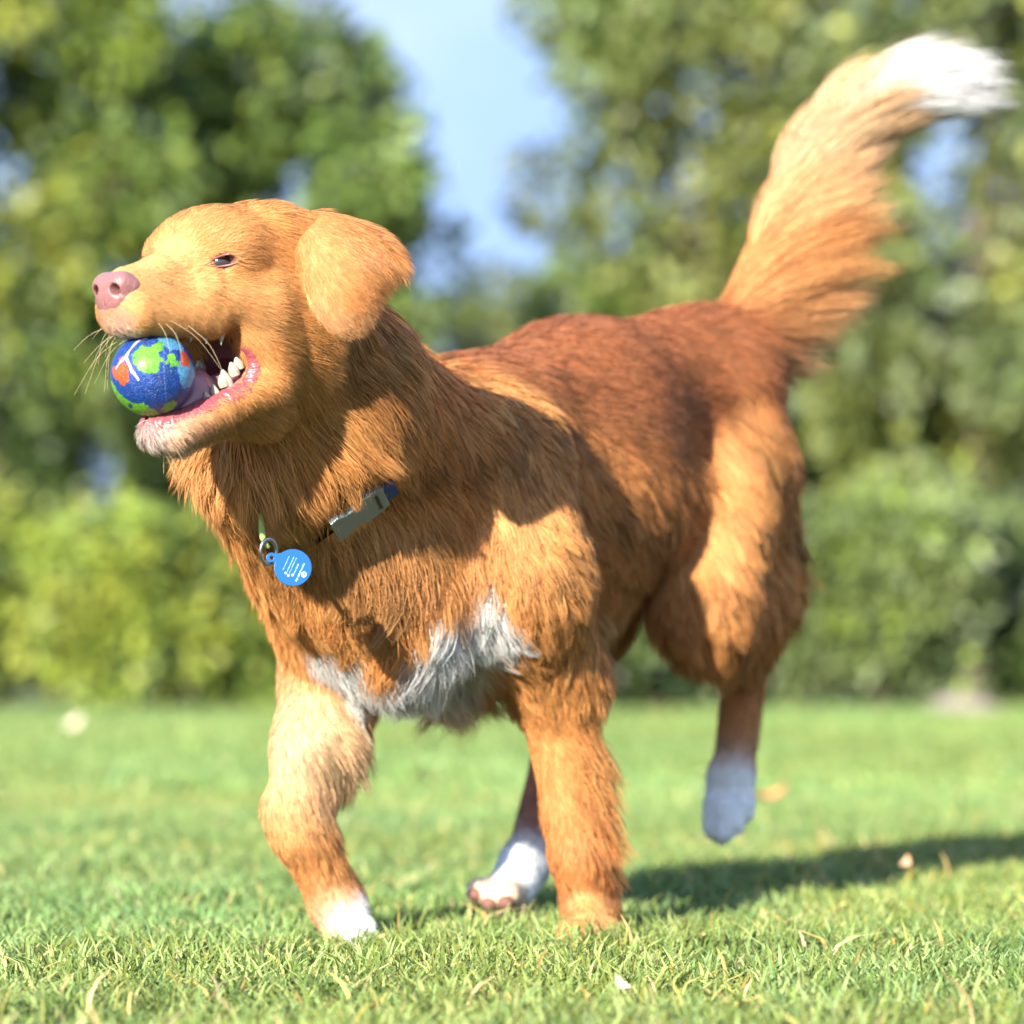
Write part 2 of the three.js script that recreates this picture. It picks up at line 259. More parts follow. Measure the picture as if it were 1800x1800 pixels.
// right hind leg reaching under the belly
bone([0.1225, 0.4463, -3.3353], [0.0708, 0.3008, -3.2709], 0.070, 0.046, { len: 0.03, col: AMBER, flow: hind, lift: 0.3 }, 0.04);
bone([0.0708, 0.3008, -3.2709], [0.0467, 0.1748, -3.3059], 0.042, 0.022, { len: 0.018, col: AMBER, flow: bv(-0.4, -1, 0), lift: 0.3 }, 0.025);
bone([0.0467, 0.1748, -3.3059], [0.0148, 0.0667, -3.1900], 0.0215, 0.0185, { len: 0.009, col: RUST, lift: 0.25 }, 0.018);
bone([0.0116, 0.0567, -3.1804], [-0.0021, 0.0366, -3.1311], 0.025, 0.021, { len: 0.007, col: WHITE, lift: 0.25 }, 0.012);
bone([-0.0300, 0.0375, -3.1111], [-0.0026, 0.0353, -3.1412], 0.0125, 0.015, { len: 0.005, col: CREAM, lift: 0.3 }, 0.006);
bone([-0.0165, 0.0324, -3.0963], [0.0000, 0.0329, -3.1313], 0.0125, 0.015, { len: 0.005, col: CREAM, lift: 0.3 }, 0.005);
bone([-0.0036, 0.0348, -3.0912], [0.0052, 0.0350, -3.1312], 0.0115, 0.015, { len: 0.005, col: CREAM, lift: 0.3 }, 0.005);
// --- tail, carried up and swept away from the sun
const tailCoat = (f, len, lift = 0.3) => ({ len, lift, flow: f, clump: 0.72, curl: 0.14, droop: 0.0, width: 0.85, dens: 1.35 });
const tp = [[0.2001, 0.5369, -3.2717], [0.2299, 0.5826, -3.2899], [0.2560, 0.6431, -3.2975], [0.2761, 0.6996, -3.3053], [0.3052, 0.7480, -3.3134], [0.3418, 0.7834, -3.3221], [0.3808, 0.8017, -3.3314]];
const tr = [0.032, 0.023, 0.019, 0.018, 0.017, 0.015, 0.011];
[[[0.97, -0.12, -0.2], 0.135, AMBER], [[0.95, 0.12, -0.3], 0.14, GOLD], [[0.80, 0.5, -0.3], 0.11, PALE], [[0.88, 0.35, -0.3], 0.12, PALE], [[0.96, 0.1, -0.3], 0.13, PALE], [[0.97, -0.14, -0.2], 0.125, PALE]].forEach(([f, len, col], i) =>
  bone(tp[i], tp[i + 1], tr[i], tr[i + 1], { ...tailCoat(f, len), col, tail: 1 }, 0.02));
bone([0.2237, 0.5257, -3.2821], [0.2409, 0.5623, -3.2907], 0.020, 0.016, { ...tailCoat([0.98, -0.16, -0.1], 0.095), col: PALE, tail: 1 }, 0.02);
// --- neck and ruff
const neckFlow = bv(-0.75, -0.7, 0.05);
bone([-0.1442, 0.4743, -2.7137], [-0.0781, 0.4064, -2.9265], 0.054, 0.070, { len: 0.046, col: AMBER, flow: bv(-0.9, -0.45, 0), lift: 0.36, clump: 0.9, curl: 0.2 }, 0.05);
bone([-0.1671, 0.4563, -2.7044], [-0.1231, 0.4208, -2.8359], 0.060, 0.064, { len: 0.066, col: GOLD, flow: neckFlow, lift: 0.42, clump: 0.95, curl: 0.3 }, 0.05);
bone([-0.1859, 0.4299, -2.7154], [-0.1633, 0.3929, -2.7969], 0.047, 0.046, { len: 0.07, col: GOLD, flow: bv(-0.45, -1, 0), lift: 0.42, clump: 0.95, curl: 0.4 }, 0.03);
bone([-0.2017, 0.4118, -2.7161], [-0.1668, 0.3422, -2.8189], 0.036, 0.048, { len: 0.04, col: GOLD, flow: bv(-0.2, -1, 0), lift: 0.32, clump: 0.8, curl: 0.3 }, 0.05);
// --- head
const hc = (len, col, flow, o = {}) => ({ len: len * 0.8, col, flow, lift: 0.2, clump: 0.25, curl: 0.06, droop: 0.15, dens: 2.2, width: 0.62, fine: 1, ...o });
bone(hd(-60, 8, 0), hd(-22, 5, 0), 0.044, 0.036, hc(0.013, GOLD, hv(-1, 0.1, 0)), 0.02);
mirror((s) => {
  bone(hd(-62, 4, 24 * s), hd(-30, 4, 22 * s), 0.034, 0.031, hc(0.015, GOLD, hv(-1, -0.1, 0.15 * s)), 0.02);
  bone(hd(-54, 24, 34 * s), hd(-74, 22, 44 * s), 0.022, 0.019, hc(0.032, GOLD, hv(-1, -0.15, 0.35 * s)), 0.015);
  bone(hd(-14, 19, 22 * s), hd(-18, 15, 36 * s), 0.016, 0.015, hc(0.013, GOLD, hv(-0.8, 0.4, 0.3 * s)), 0.02);
  bone(hd(-3, 14, 20 * s), hd(-8, 10, 38 * s), 0.0125, 0.0115, hc(0.009, GOLD, hv(-0.7, 0.55, 0.4 * s)), 0.014);
  bone(hd(-38, -28, 36 * s), hd(2, -22, 27 * s), 0.025, 0.016, hc(0.011, FAWN, hv(-1, -0.25, 0.1 * s)), 0.009);
  bone(hd(-72, -42, 30 * s), hd(-52, -52, 34 * s), 0.037, 0.022, hc(0.028, GOLD, hv(-0.85, -0.6, 0.1 * s), { clump: 0.6 }), 0.025);
  bone(hd(0, -43, 21 * s), hd(60, -41, 11.5 * s), 0.0135, 0.0130, hc(0.0075, FAWN, hv(-0.9, -0.55, 0.1 * s), { dens: 3.6, width: 0.5, lift: 0.17 }), 0.014);
  // cheek skin stretched round the corner of the mouth, then the jaw
  bone(hd(-46, -58, 36 * s), hd(-52, -84, 33 * s), 0.014, 0.015, hc(0.014, GOLD, hv(-1, -0.4, 0)), 0.012);
  bone(hd(-46, -92, 31 * s), hd(26, -128, 12 * s), 0.013, 0.0105, hc(0.012, GOLD, hv(-0.9, -0.6, 0)), 0.010);
});
bone(hd(-24, 16, 0), hd(26, -9, 0), 0.024, 0.0135, hc(0.008, FAWN, hv(-1, 0.25, 0), { dens: 3, width: 0.55 }), 0.02);
bone(hd(4, -24, 0), hd(62, -31, 0), 0.029, 0.0215, hc(0.006, FAWN, hv(-1, -0.2, 0), { dens: 3.6, width: 0.5, lift: 0.17 }), 0.018);
bone(hd(8, -8, 0), hd(62, -18, 0), 0.012, 0.0095, hc(0.0045, FAWN, hv(-1, 0.1, 0), { dens: 3.6, width: 0.5, lift: 0.17 }), 0.016);
bone(hd(24, -128, 0), hd(36, -128, 0), 0.0125, 0.0115, hc(0.013, WHITE, hv(-0.2, -1, 0), { lift: 0.8, dens: 0.7, clump: 0.75, width: 0.75, droop: 0.4 }), 0.010);
bone(hd(-50, -104, 0), hd(10, -132, 0), 0.019, 0.010, hc(0.016, GOLD, hv(-1, -0.5, 0)), 0.015);
bone(hd(-82, -72, 0), hd(-70, -96, 0), 0.044, 0.028, hc(0.036, GOLD, hv(-0.8, -0.8, 0), { clump: 0.7 }), 0.03);
bone(hd(-90, -25, 0), [-0.1442, 0.4743, -2.7137], 0.048, 0.054, { len: 0.036, col: GOLD, flow: bv(-0.9, -0.4, 0), lift: 0.32, clump: 0.6 }, 0.04);

// hollows: mouth, eye slits (ellipsoids in the head frame: centre, radii)
const EYE = [hd(0, 0, 31), hd(0, 0, -31)];
const inHead = (p) => { const x = p[0] - HO.x, y = p[1] - HO.y, z = p[2] - HO.z; return [(x * HF.x + y * HF.y + z * HF.z) * 1000, (x * HU.x + y * HU.y + z * HU.z) * 1000, (x * HL.x + y * HL.y + z * HL.z) * 1000]; };
function ell(h, c, r, tilt = 0) {
  let f = h[0] - c[0], u = h[1] - c[1]; const l = h[2] - c[2];
  if (tilt) { const C = Math.cos(tilt), S = Math.sin(tilt); [f, u] = [f * C + u * S, -f * S + u * C]; }
  const q = Math.hypot(f / r[0], u / r[1], l / r[2]), g = Math.hypot(f / (r[0] * r[0]), u / (r[1] * r[1]), l / (r[2] * r[2]));
  return g > 1e-9 ? q * (q - 1) / g / 1000 : -Math.min(...r) / 1000;
}
const mouthHollow = (h) => ell(h, [-2, -86, 0], [46, 20, 25], -0.12);
const slit = (h, s) => ell(h, [3, -0.8, 40 * s], [7.4, 5.4, 11], -0.13);
const nostril = (h) => { const t = clamp((h[0] - 56) / 40, 0, 1); return (Math.hypot(h[1] + 26 - 3 * t, Math.abs(h[2]) - 12 + 2.8 * t) - 4.2) / 1000; };
let eyeCut = true;
function field(x, y, z) {
  let r = 1e9;
  for (let i = 0; i < bones.length; i++) {
    const b = bones[i], px = x - b.a[0], py = y - b.a[1], pz = z - b.a[2], d = b.d;
    let t = b.L2 > 1e-9 ? (px * d[0] + py * d[1] + pz * d[2]) / b.L2 : 0; t = t < 0 ? 0 : t > 1 ? 1 : t;
    const qx = px - d[0] * t, qy = py - d[1] * t, qz = pz - d[2] * t, v = Math.sqrt(qx * qx + qy * qy + qz * qz) - (b.ra + (b.rb - b.ra) * t);
    const k = b.k, hh = (k - Math.abs(r - v)) / k;
    r = hh > 0 ? Math.min(r, v) - hh * hh * k * 0.25 : Math.min(r, v);
  }
  const h = inHead([x, y, z]);
  if (h[0] > -110 && h[0] < 100 && h[1] > -160 && h[1] < 60 && Math.abs(h[2]) < 80) {
    r = Math.max(r, -mouthHollow(h)); if (h[0] > 50) r = Math.max(r, -nostril(h)); if (eyeCut) r = Math.max(r, -slit(h, 1), -slit(h, -1));
  }
  return r;
}
function grad(x, y, z, e = 0.0012) {
  const g = [field(x + e, y, z) - field(x - e, y, z), field(x, y + e, z) - field(x, y - e, z), field(x, y, z + e) - field(x, y, z - e)], l = Math.hypot(...g) || 1;
  return [g[0] / l, g[1] / l, g[2] / l];
}
// surface nets over a box; keep(p) drops cells that another grid covers
function mesh(f, lo, hi, cell, keep, lip = 1.35) {
  const nx = Math.ceil((hi[0] - lo[0]) / cell) + 1, ny = Math.ceil((hi[1] - lo[1]) / cell) + 1, nz = Math.ceil((hi[2] - lo[2]) / cell) + 1, S = 4, val = new Float32Array(nx * ny * nz);
  const at = (i, j, k) => (k * ny + j) * nx + i;
  for (let k = 0; k < nz; k += S) for (let j = 0; j < ny; j += S) for (let i = 0; i < nx; i += S) {
    const m = (S - 1) / 2 * cell, c = f(lo[0] + i * cell + m, lo[1] + j * cell + m, lo[2] + k * cell + m), far = Math.abs(c) > cell * S * lip;
    for (let kk = k; kk < Math.min(nz, k + S); kk++) for (let jj = j; jj < Math.min(ny, j + S); jj++) for (let ii = i; ii < Math.min(nx, i + S); ii++)
      val[at(ii, jj, kk)] = far ? c : f(lo[0] + ii * cell, lo[1] + jj * cell, lo[2] + kk * cell);
  }
  const id = new Int32Array(nx * ny * nz).fill(-1), pos = [], idx = [], E = [[0, 1], [2, 3], [4, 5], [6, 7], [0, 2], [1, 3], [4, 6], [5, 7], [0, 4], [1, 5], [2, 6], [3, 7]];
  const cv = new Float32Array(8);
  for (let k = 0; k < nz - 1; k++) for (let j = 0; j < ny - 1; j++) for (let i = 0; i < nx - 1; i++) {
    let neg = 0;
    for (let c = 0; c < 8; c++) { cv[c] = val[at(i + (c & 1), j + ((c >> 1) & 1), k + (c >> 2))]; if (cv[c] < 0) neg++; }
    if (neg === 0 || neg === 8) continue;
    let sx = 0, sy = 0, sz = 0, n = 0;
    for (const [a, b] of E) if ((cv[a] < 0) !== (cv[b] < 0)) {
      const t = cv[a] / (cv[a] - cv[b]);
      sx += (a & 1) + ((b & 1) - (a & 1)) * t; sy += ((a >> 1) & 1) + (((b >> 1) & 1) - ((a >> 1) & 1)) * t; sz += (a >> 2) + ((b >> 2) - (a >> 2)) * t; n++;
    }
    id[at(i, j, k)] = pos.length / 3;
    pos.push(lo[0] + (i + sx / n) * cell, lo[1] + (j + sy / n) * cell, lo[2] + (k + sz / n) * cell);
  }
  const quad = (a, b, c, d, flip) => {
    if (a < 0 || b < 0 || c < 0 || d < 0) return;
    if (keep && !keep([(pos[a * 3] + pos[c * 3]) / 2, (pos[a * 3 + 1] + pos[c * 3 + 1]) / 2, (pos[a * 3 + 2] + pos[c * 3 + 2]) / 2])) return;
    if (flip) idx.push(a, c, b, a, d, c); else idx.push(a, b, c, a, c, d);
  };
  for (let k = 1; k < nz - 1; k++) for (let j = 1; j < ny - 1; j++) for (let i = 1; i < nx - 1; i++) {
    const v0 = val[at(i, j, k)] < 0;
    if (v0 !== val[at(i + 1, j, k)] < 0) quad(id[at(i, j - 1, k - 1)], id[at(i, j, k - 1)], id[at(i, j, k)], id[at(i, j - 1, k)], !v0);
    if (v0 !== val[at(i, j + 1, k)] < 0) quad(id[at(i - 1, j, k - 1)], id[at(i - 1, j, k)], id[at(i, j, k)], id[at(i, j, k - 1)], !v0);
    if (v0 !== val[at(i, j, k + 1)] < 0) quad(id[at(i - 1, j - 1, k)], id[at(i, j - 1, k)], id[at(i, j, k)], id[at(i - 1, j, k)], !v0);
  }
  const nor = new Float32Array(pos.length), e = cell * 0.6;
  for (let i = 0; i < pos.length; i += 3) {
    const x = pos[i], y = pos[i + 1], z = pos[i + 2];
    const g = [f(x + e, y, z) - f(x - e, y, z), f(x, y + e, z) - f(x, y - e, z), f(x, y, z + e) - f(x, y, z - e)], l = Math.hypot(...g) || 1;
    nor[i] = g[0] / l; nor[i + 1] = g[1] / l; nor[i + 2] = g[2] / l;
  }
  return { pos: new Float32Array(pos), nor, idx: new Uint32Array(idx) };
}
function geom(m, color) {
  const g = new THREE.BufferGeometry();
  g.setAttribute('position', new THREE.BufferAttribute(m.pos, 3)); g.setAttribute('normal', new THREE.BufferAttribute(m.nor, 3));
  if (color) { const c = new Float32Array(m.pos.length); for (let i = 0; i < c.length; i += 3) c.set(color([m.pos[i], m.pos[i + 1], m.pos[i + 2]], [m.nor[i], m.nor[i + 1], m.nor[i + 2]]), i); g.setAttribute('color', new THREE.BufferAttribute(c, 3)); }
  g.setIndex(new THREE.BufferAttribute(m.idx, 1)); return g;
}

// --- what grows where
function coat(p, n) {
  let W = 0, len = 0, lift = 0, clump = 0, curl = 0, droop = 0, dens = 0, width = 0, tail = 0; const flow = [0, 0, 0], col = [0, 0, 0], axis = [0, 0, 0];
  for (const b of bones) {
    const px = p[0] - b.a[0], py = p[1] - b.a[1], pz = p[2] - b.a[2], d = b.d;
    let t = (px * d[0] + py * d[1] + pz * d[2]) / b.L2; t = t < 0 ? 0 : t > 1 ? 1 : t;
    const v = Math.hypot(px - d[0] * t, py - d[1] * t, pz - d[2] * t) - (b.ra + (b.rb - b.ra) * t);
    if (v > 0.05) continue;
    const w = Math.exp(-Math.max(v, -0.03) / 0.009);
    W += w; lift += w * b.lift; clump += w * b.clump; curl += w * b.curl; droop += w * b.droop; dens += w * (b.dens ?? 1); width += w * (b.width ?? 1); tail += w * (b.tail ?? 0);
    let L = b.len; if (b.feather) { const q = n[0] * b.fdir[0] + n[1] * b.fdir[1] + n[2] * b.fdir[2]; if (q > 0.15) { L += b.feather * Math.pow(q, 1.3); lift += w * 0.45 * q; } }
    len += w * L;
    for (let c = 0; c < 3; c++) { flow[c] += w * b.flow[c]; col[c] += w * b.col[c]; axis[c] += w * b.d[c]; }
  }
  W = W || 1; const fl = Math.hypot(...flow) || 1, al = Math.hypot(...axis) || 1;
  return { len: len / W, lift: lift / W, clump: clump / W, curl: curl / W, droop: droop / W, dens: dens / W, width: width / W, tail: tail / W, axis: axis.map((x) => x / al), flow: flow.map((x) => x / fl), col: col.map((x) => x / W) };
}
// markings of the coat: white chest blaze, white feet, white tail tip, pale chin
const marks = [
  { c: hd(72, -50, 0), r: 0.014, col: CREAM },
  { c: [-0.0786, 0.2529, -2.8625], r: 0.06, col: WHITE }, { c: [-0.0414, 0.2764, -2.8215], r: 0.045, col: WHITE }, { c: [-0.1373, 0.2529, -2.8425], r: 0.042, col: WHITE }, { c: [-0.1001, 0.2409, -2.8629], r: 0.055, col: WHITE },
  { c: [0.3853, 0.8067, -3.3312], r: 0.052, col: WHITE }, { c: [0.3512, 0.7931, -3.3267], r: 0.034, col: WHITE }, { c: [0.3191, 0.7669, -3.2947], r: 0.021, col: WHITE }, { c: [0.3362, 0.7733, -3.3004], r: 0.02, col: WHITE },
  { c: [-0.1276, 0.0122, -2.9119], r: 0.034, col: WHITE }, { c: [0.2056, 0.0984, -3.2989], r: 0.046, col: WHITE }, { c: [0.0079, 0.0404, -3.1510], r: 0.042, col: WHITE }, { c: [0.1107, 0.2374, -3.0232], r: 0.03, col: WHITE },
];
function dye(p, base) {
  let c = base;
  for (const m of marks) {
    const d = Math.hypot(p[0] - m.c[0], p[1] - m.c[1], p[2] - m.c[2]) + fbm(p[0] * 45, p[1] * 45, p[2] * 45, 2) * 0.018;
    if (d < m.r + 0.006) c = mixc(c, m.col, 1 - sstep(m.r - 0.006, m.r + 0.006, d));
  }
  return c;
}
const SKIN = [0.45, 0.18, 0.17], LIP = [0.50, 0.15, 0.15], GUM = [0.16, 0.035, 0.04];
// bare skin: nose leather, lips, inside of the mouth, eye rims, pads
function bare(p) {
  const h = inHead(p);
  if (h[0] < -110 || h[0] > 110 || h[1] > 60 || h[1] < -165 || Math.abs(h[2]) > 80) return 0;
  if (ell(h, [2, -83, 0], [60, 34, 31.5], -0.12) < 0) return 1;
  if (slit(h, 1) < 0.0009 || slit(h, -1) < 0.0009) return 2;
  if (ell(h, [70, -26, 0], [17, 16, 18.5]) < 0.0005) return 3;
  return 0;
}
const skinColor = (p, n) => {
  const b = bare(p);
  if (b === 1) return ell(inHead(p), [2, -85, 0], [50, 24, 26], -0.12) > 0 && inHead(p)[1] < -82 ? LIP : GUM; if (b === 2) return [0.2, 0.085, 0.065]; if (b === 3) return SKIN;
  const h = inHead(p), c = dye(p, coat(p, n).col), pink = Math.max(1 - sstep(15, 22, Math.hypot(h[0] - 34, h[1] + 122, h[2])), 0.75 * (1 - sstep(12, 21, Math.hypot(h[0] - 74, h[1] + 47, h[2] * 0.8))));
  return pink > 0 ? mixc(c, LIP, pink) : c;
};
const hb = { f: [-104, 100], u: [-152, 62], l: [-78, 78] };
const inBox = (p) => { const h = inHead(p); return h[0] > hb.f[0] && h[0] < hb.f[1] && h[1] > hb.u[0] && h[1] < hb.u[1] && Math.abs(h[2]) < 78; };
const corners = []; for (const f of hb.f) for (const u of hb.u) for (const l of hb.l) corners.push(hd(f, u, l));
const hlo = [0, 1, 2].map((c) => Math.min(...corners.map((q) => q[c]))), hhi = [0, 1, 2].map((c) => Math.max(...corners.map((q) => q[c])));
const headMesh = mesh(field, hlo, hhi, 0.0019, inBox, 1.6);
const bodyMesh = mesh(field, [-0.36, -0.01, -3.56], [0.50, 0.82, -2.50], 0.0058, (p) => !inBox(p), 1.6);

// --- ears: thick curved flaps given by a net of points
function flap(net, thick) {
  const N = 26, M = 26, cub = (a, t) => { const i = 1 - t, l = [i * i * i, 3 * i * i * t, 3 * i * t * t, t * t * t]; return [0, 1, 2].map((c) => l[0] * a[0][c] + l[1] * a[1][c] + l[2] * a[2][c] + l[3] * a[3][c]); };
  const pt = (u, v) => cub(net.map((row) => cub(row, v)), u), P = [], Nn = [];
  for (let i = 0; i <= N; i++) for (let j = 0; j <= M; j++) {
    const u = i / N, v = j / M, e = 0.01, a = pt(Math.min(1, u + e), v), b = pt(Math.max(0, u - e), v), c = pt(u, Math.min(1, v + e)), d = pt(u, Math.max(0, v - e));
    const n = V([a[0] - b[0], a[1] - b[1], a[2] - b[2]]).cross(V([c[0] - d[0], c[1] - d[1], c[2] - d[2]])).normalize();
    P.push(V(pt(u, v))); Nn.push(n);
  }
  const pos = [], nor = [], idx = [], flow = [], K = (N + 1) * (M + 1);
  for (const s of [1, -1]) P.forEach((p, q) => {
    const i = Math.floor(q / (M + 1)), j = q % (M + 1), edge = Math.min(1, Math.min(N - i, j, M - j) / 3), t = thick * (0.15 + 0.85 * Math.sqrt(edge)) * s;
    pos.push(p.x + Nn[q].x * t, p.y + Nn[q].y * t, p.z + Nn[q].z * t); nor.push(Nn[q].x * s, Nn[q].y * s, Nn[q].z * s);
    const w = P[Math.min(P.length - 1, q + M + 1)], z = P[Math.max(0, q - M - 1)]; flow.push([w.x - z.x, w.y - z.y, w.z - z.z]);
  });
  for (let i = 0; i < N; i++) for (let j = 0; j < M; j++) {
    const a = i * (M + 1) + j, b = a + 1, c = a + M + 1, d = c + 1;
    idx.push(a, c, b, b, c, d, K + a, K + b, K + c, K + b, K + d, K + c);
  }
  for (let j = 0; j < M; j++) { const a = N * (M + 1) + j; idx.push(a, K + a, a + 1, a + 1, K + a, K + a + 1); }
  for (let i = 0; i < N; i++) for (const j of [0, M]) { const a = i * (M + 1) + j, b = a + M + 1; idx.push(a, b, K + a, b, K + b, K + a); }
  return { pos: new Float32Array(pos), nor: new Float32Array(nor), idx: new Uint32Array(idx), flow };
}
const earL = flap([
  [[-0.1675, 0.5710, -2.5798], [-0.1623, 0.5779, -2.5795], [-0.1559, 0.5867, -2.5872], [-0.1515, 0.5919, -2.6010]],
  [[-0.1571, 0.5422, -2.5389], [-0.1382, 0.5560, -2.5183], [-0.1237, 0.5703, -2.5318], [-0.1209, 0.5899, -2.5991]],
  [[-0.1572, 0.5070, -2.5273], [-0.1210, 0.5265, -2.5115], [-0.1016, 0.5447, -2.5308], [-0.0905, 0.5762, -2.6016]],
  [[-0.1309, 0.4914, -2.5429], [-0.1062, 0.4940, -2.5428], [-0.0922, 0.5341, -2.5512], [-0.0849, 0.5514, -2.5906]]], 0.0021);
const earR = flap([
  [hd(-40, 32, -48), hd(-52, 36, -48), hd(-64, 36, -46), hd(-74, 32, -44)],
  [hd(-42, 30, -64), hd(-58, 36, -66), hd(-74, 34, -66), hd(-90, 28, -60)],
  [hd(-52, 0, -78), hd(-70, 6, -84), hd(-90, 10, -84), hd(-110, 14, -76)],
  [hd(-66, -36, -78), hd(-82, -40, -84), hd(-104, -24, -86), hd(-122, -8, -82)]].map((r) => r.slice().reverse()), 0.0028);
const earTone = (p) => { const h = inHead(p); return mixc(mixc(GOLD, AMBER, 0.7), CREAM, clamp(sstep(-15, -50, h[1]) * 0.12 + 0.2 * fbm(p[0] * 60, p[1] * 60, p[2] * 60, 2), 0, 1)); };

const dog = new THREE.Group();
const skinMat = new THREE.MeshStandardMaterial({ vertexColors: true, roughness: 0.75 });
{
  const g = mergeGeometries([geom(bodyMesh, skinColor), geom(headMesh, skinColor), geom(earL, earTone), geom(earR, earTone)]);
  g.deleteAttribute('uv');
  part(g, skinMat, 'body', dog, 'golden red coat with white chest, feet and tail tip');
}

// the collar lies on the skin here; hair grows around it
function onSkin(p, lift) { let q = p.slice(); for (let i = 0; i < 12; i++) { const v = field(...q), g = grad(...q); q = q.map((x, c) => x - g[c] * v * 0.9); } const n = grad(...q); return { p: q.map((x, c) => x + n[c] * lift), n }; }
const collarLine = new THREE.CatmullRomCurve3([[-0.1980, 0.3562, -2.7483], [-0.1607, 0.3636, -2.7380], [-0.1183, 0.3918, -2.7269], [-0.0759, 0.4393, -2.7551], [-0.0691, 0.4910, -2.8531], [-0.1184, 0.5237, -2.9519], [-0.1819, 0.4835, -2.9435], [-0.2162, 0.4032, -2.8166]].map((q) => V(onSkin(q, 0.004).p)), true);
const collarPts = collarLine.getPoints(90).map((v) => v.toArray()), buckleAt = onSkin([-0.1566, 0.4142, -2.7361], 0.020);
const underCollar = (p) => Math.hypot(p[0] - buckleAt.p[0], p[1] - buckleAt.p[1], p[2] - buckleAt.p[2]) < 0.044 || collarPts.some((q) => Math.abs(q[0] - p[0]) < 0.007 && Math.hypot(p[0] - q[0], p[1] - q[1], p[2] - q[2]) < 0.006);
// --- hair
const hair = { roots: [], max: 420000 };
function scatter(m, density, seed, own) {
  const R = rng(seed);
  for (let t = 0; t < m.idx.length; t += 3) {
    const [a, b, c] = [m.idx[t] * 3, m.idx[t + 1] * 3, m.idx[t + 2] * 3], P = m.pos, e1 = [P[b] - P[a], P[b + 1] - P[a + 1], P[b + 2] - P[a + 2]], e2 = [P[c] - P[a], P[c + 1] - P[a + 1], P[c + 2] - P[a + 2]];
    const area = 0.5 * Math.hypot(e1[1] * e2[2] - e1[2] * e2[1], e1[2] * e2[0] - e1[0] * e2[2], e1[0] * e2[1] - e1[1] * e2[0]);
    const n0 = [m.nor[a] + m.nor[b] + m.nor[c], m.nor[a + 1] + m.nor[b + 1] + m.nor[c + 1], m.nor[a + 2] + m.nor[b + 2] + m.nor[c + 2]], nl = Math.hypot(...n0) || 1, n = n0.map((x) => x / nl);
    let want = area * density; const ct = own ? null : coat([P[a], P[a + 1], P[a + 2]], n);
    if (ct) want *= ct.dens; 
    if (n[2] < -0.3) want *= 0.2;
    let k = Math.floor(want); if (R() < want - k) k++;
    for (; k > 0; k--) {
      let u = R(), v = R(); if (u + v > 1) { u = 1 - u; v = 1 - v; }
      const p = [P[a] + e1[0] * u + e2[0] * v, P[a + 1] + e1[1] * u + e2[1] * v, P[a + 2] + e1[2] * u + e2[2] * v];
      if (!own && (bare(p) || (m === bodyMesh && p[1] > 0.33 && p[2] > -2.77 && underCollar(p)))) continue;
      if (!own && m === headMesh) { const h = inHead(p); if (Math.hypot(h[0] - 74, h[1] + 47, h[2] * 0.8) < 15 && R() < 0.55) continue; }
      hair.roots.push(own ? own(p, n, m.idx[t]) : { p, n, ...coat(p, n) });
    }
  }
}
function grow(r, R, N, out) {
  const n = r.n, fn = r.flow[0] * n[0] + r.flow[1] * n[1] + r.flow[2] * n[2];
  let t = [r.flow[0] - n[0] * fn, r.flow[1] - n[1] * fn, r.flow[2] - n[2] * fn], tl = Math.hypot(...t);
  if (tl < 0.15 && !r.tail) { t = [t[0], t[1] - 0.3, t[2]]; const q = t[0] * n[0] + t[1] * n[1] + t[2] * n[2]; t = [t[0] - n[0] * q, t[1] - n[1] * q, t[2] - n[2] * q]; tl = Math.hypot(...t) || 1; }
  t = t.map((x) => x / (tl || 1));
  const s = [n[1] * t[2] - n[2] * t[1], n[2] * t[0] - n[0] * t[2], n[0] * t[1] - n[1] * t[0]];
  const swirl = fbm(r.p[0] * 22, r.p[1] * 22, r.p[2] * 22, 2) * 0.9, j = (R() + R() - 1) * 0.6 + swirl * (r.tail > 0.4 ? 0.25 : 1), lift = r.lift * (0.55 + 0.9 * R());
  const cl = Math.cos(lift), sl = Math.sin(lift), cj = Math.cos(j), sj = Math.sin(j), L = r.len * (0.65 + 0.5 * R()), step = L / N, ph = R() * 6.283, fr = 3 + 4 * R(), amp = r.curl * L * 0.28;
  let d = [0, 1, 2].map((c) => (t[c] * cj + s[c] * sj) * cl + n[c] * sl), p = r.p.slice();
  if (r.tail > 0.4) { d = [0, 1, 2].map((c) => d[c] * 0.55 + r.axis[c] * 0.75 + n[c] * 0.25); }
  out.length = 0; out.push(p.slice());
  for (let i = 1; i <= N; i++) {
    const q = i / N;
    if (r.tail > 0.4) d = [0, 1, 2].map((c) => d[c] + (r.flow[c] - d[c]) * 0.42 * q * r.tail); else { d = [d[0] - n[0] * sl * 0.6 / N + t[0] * 0.25 / N, d[1] - r.droop * 1.5 / N - n[1] * sl * 0.6 / N, d[2] - n[2] * sl * 0.6 / N + t[2] * 0.25 / N]; }
    const l = Math.hypot(...d) || 1; d = d.map((x) => x / l);
    p = [p[0] + d[0] * step, p[1] + d[1] * step, p[2] + d[2] * step];
    const wv = Math.sin(ph + fr * q) * amp * q, w2 = Math.cos(ph * 1.7 + fr * q) * amp * q * 0.5;
    out.push([p[0] + s[0] * wv + n[0] * w2, p[1] + s[1] * wv + n[1] * w2, p[2] + s[2] * wv + n[2] * w2]);
  }
  return { s };
}

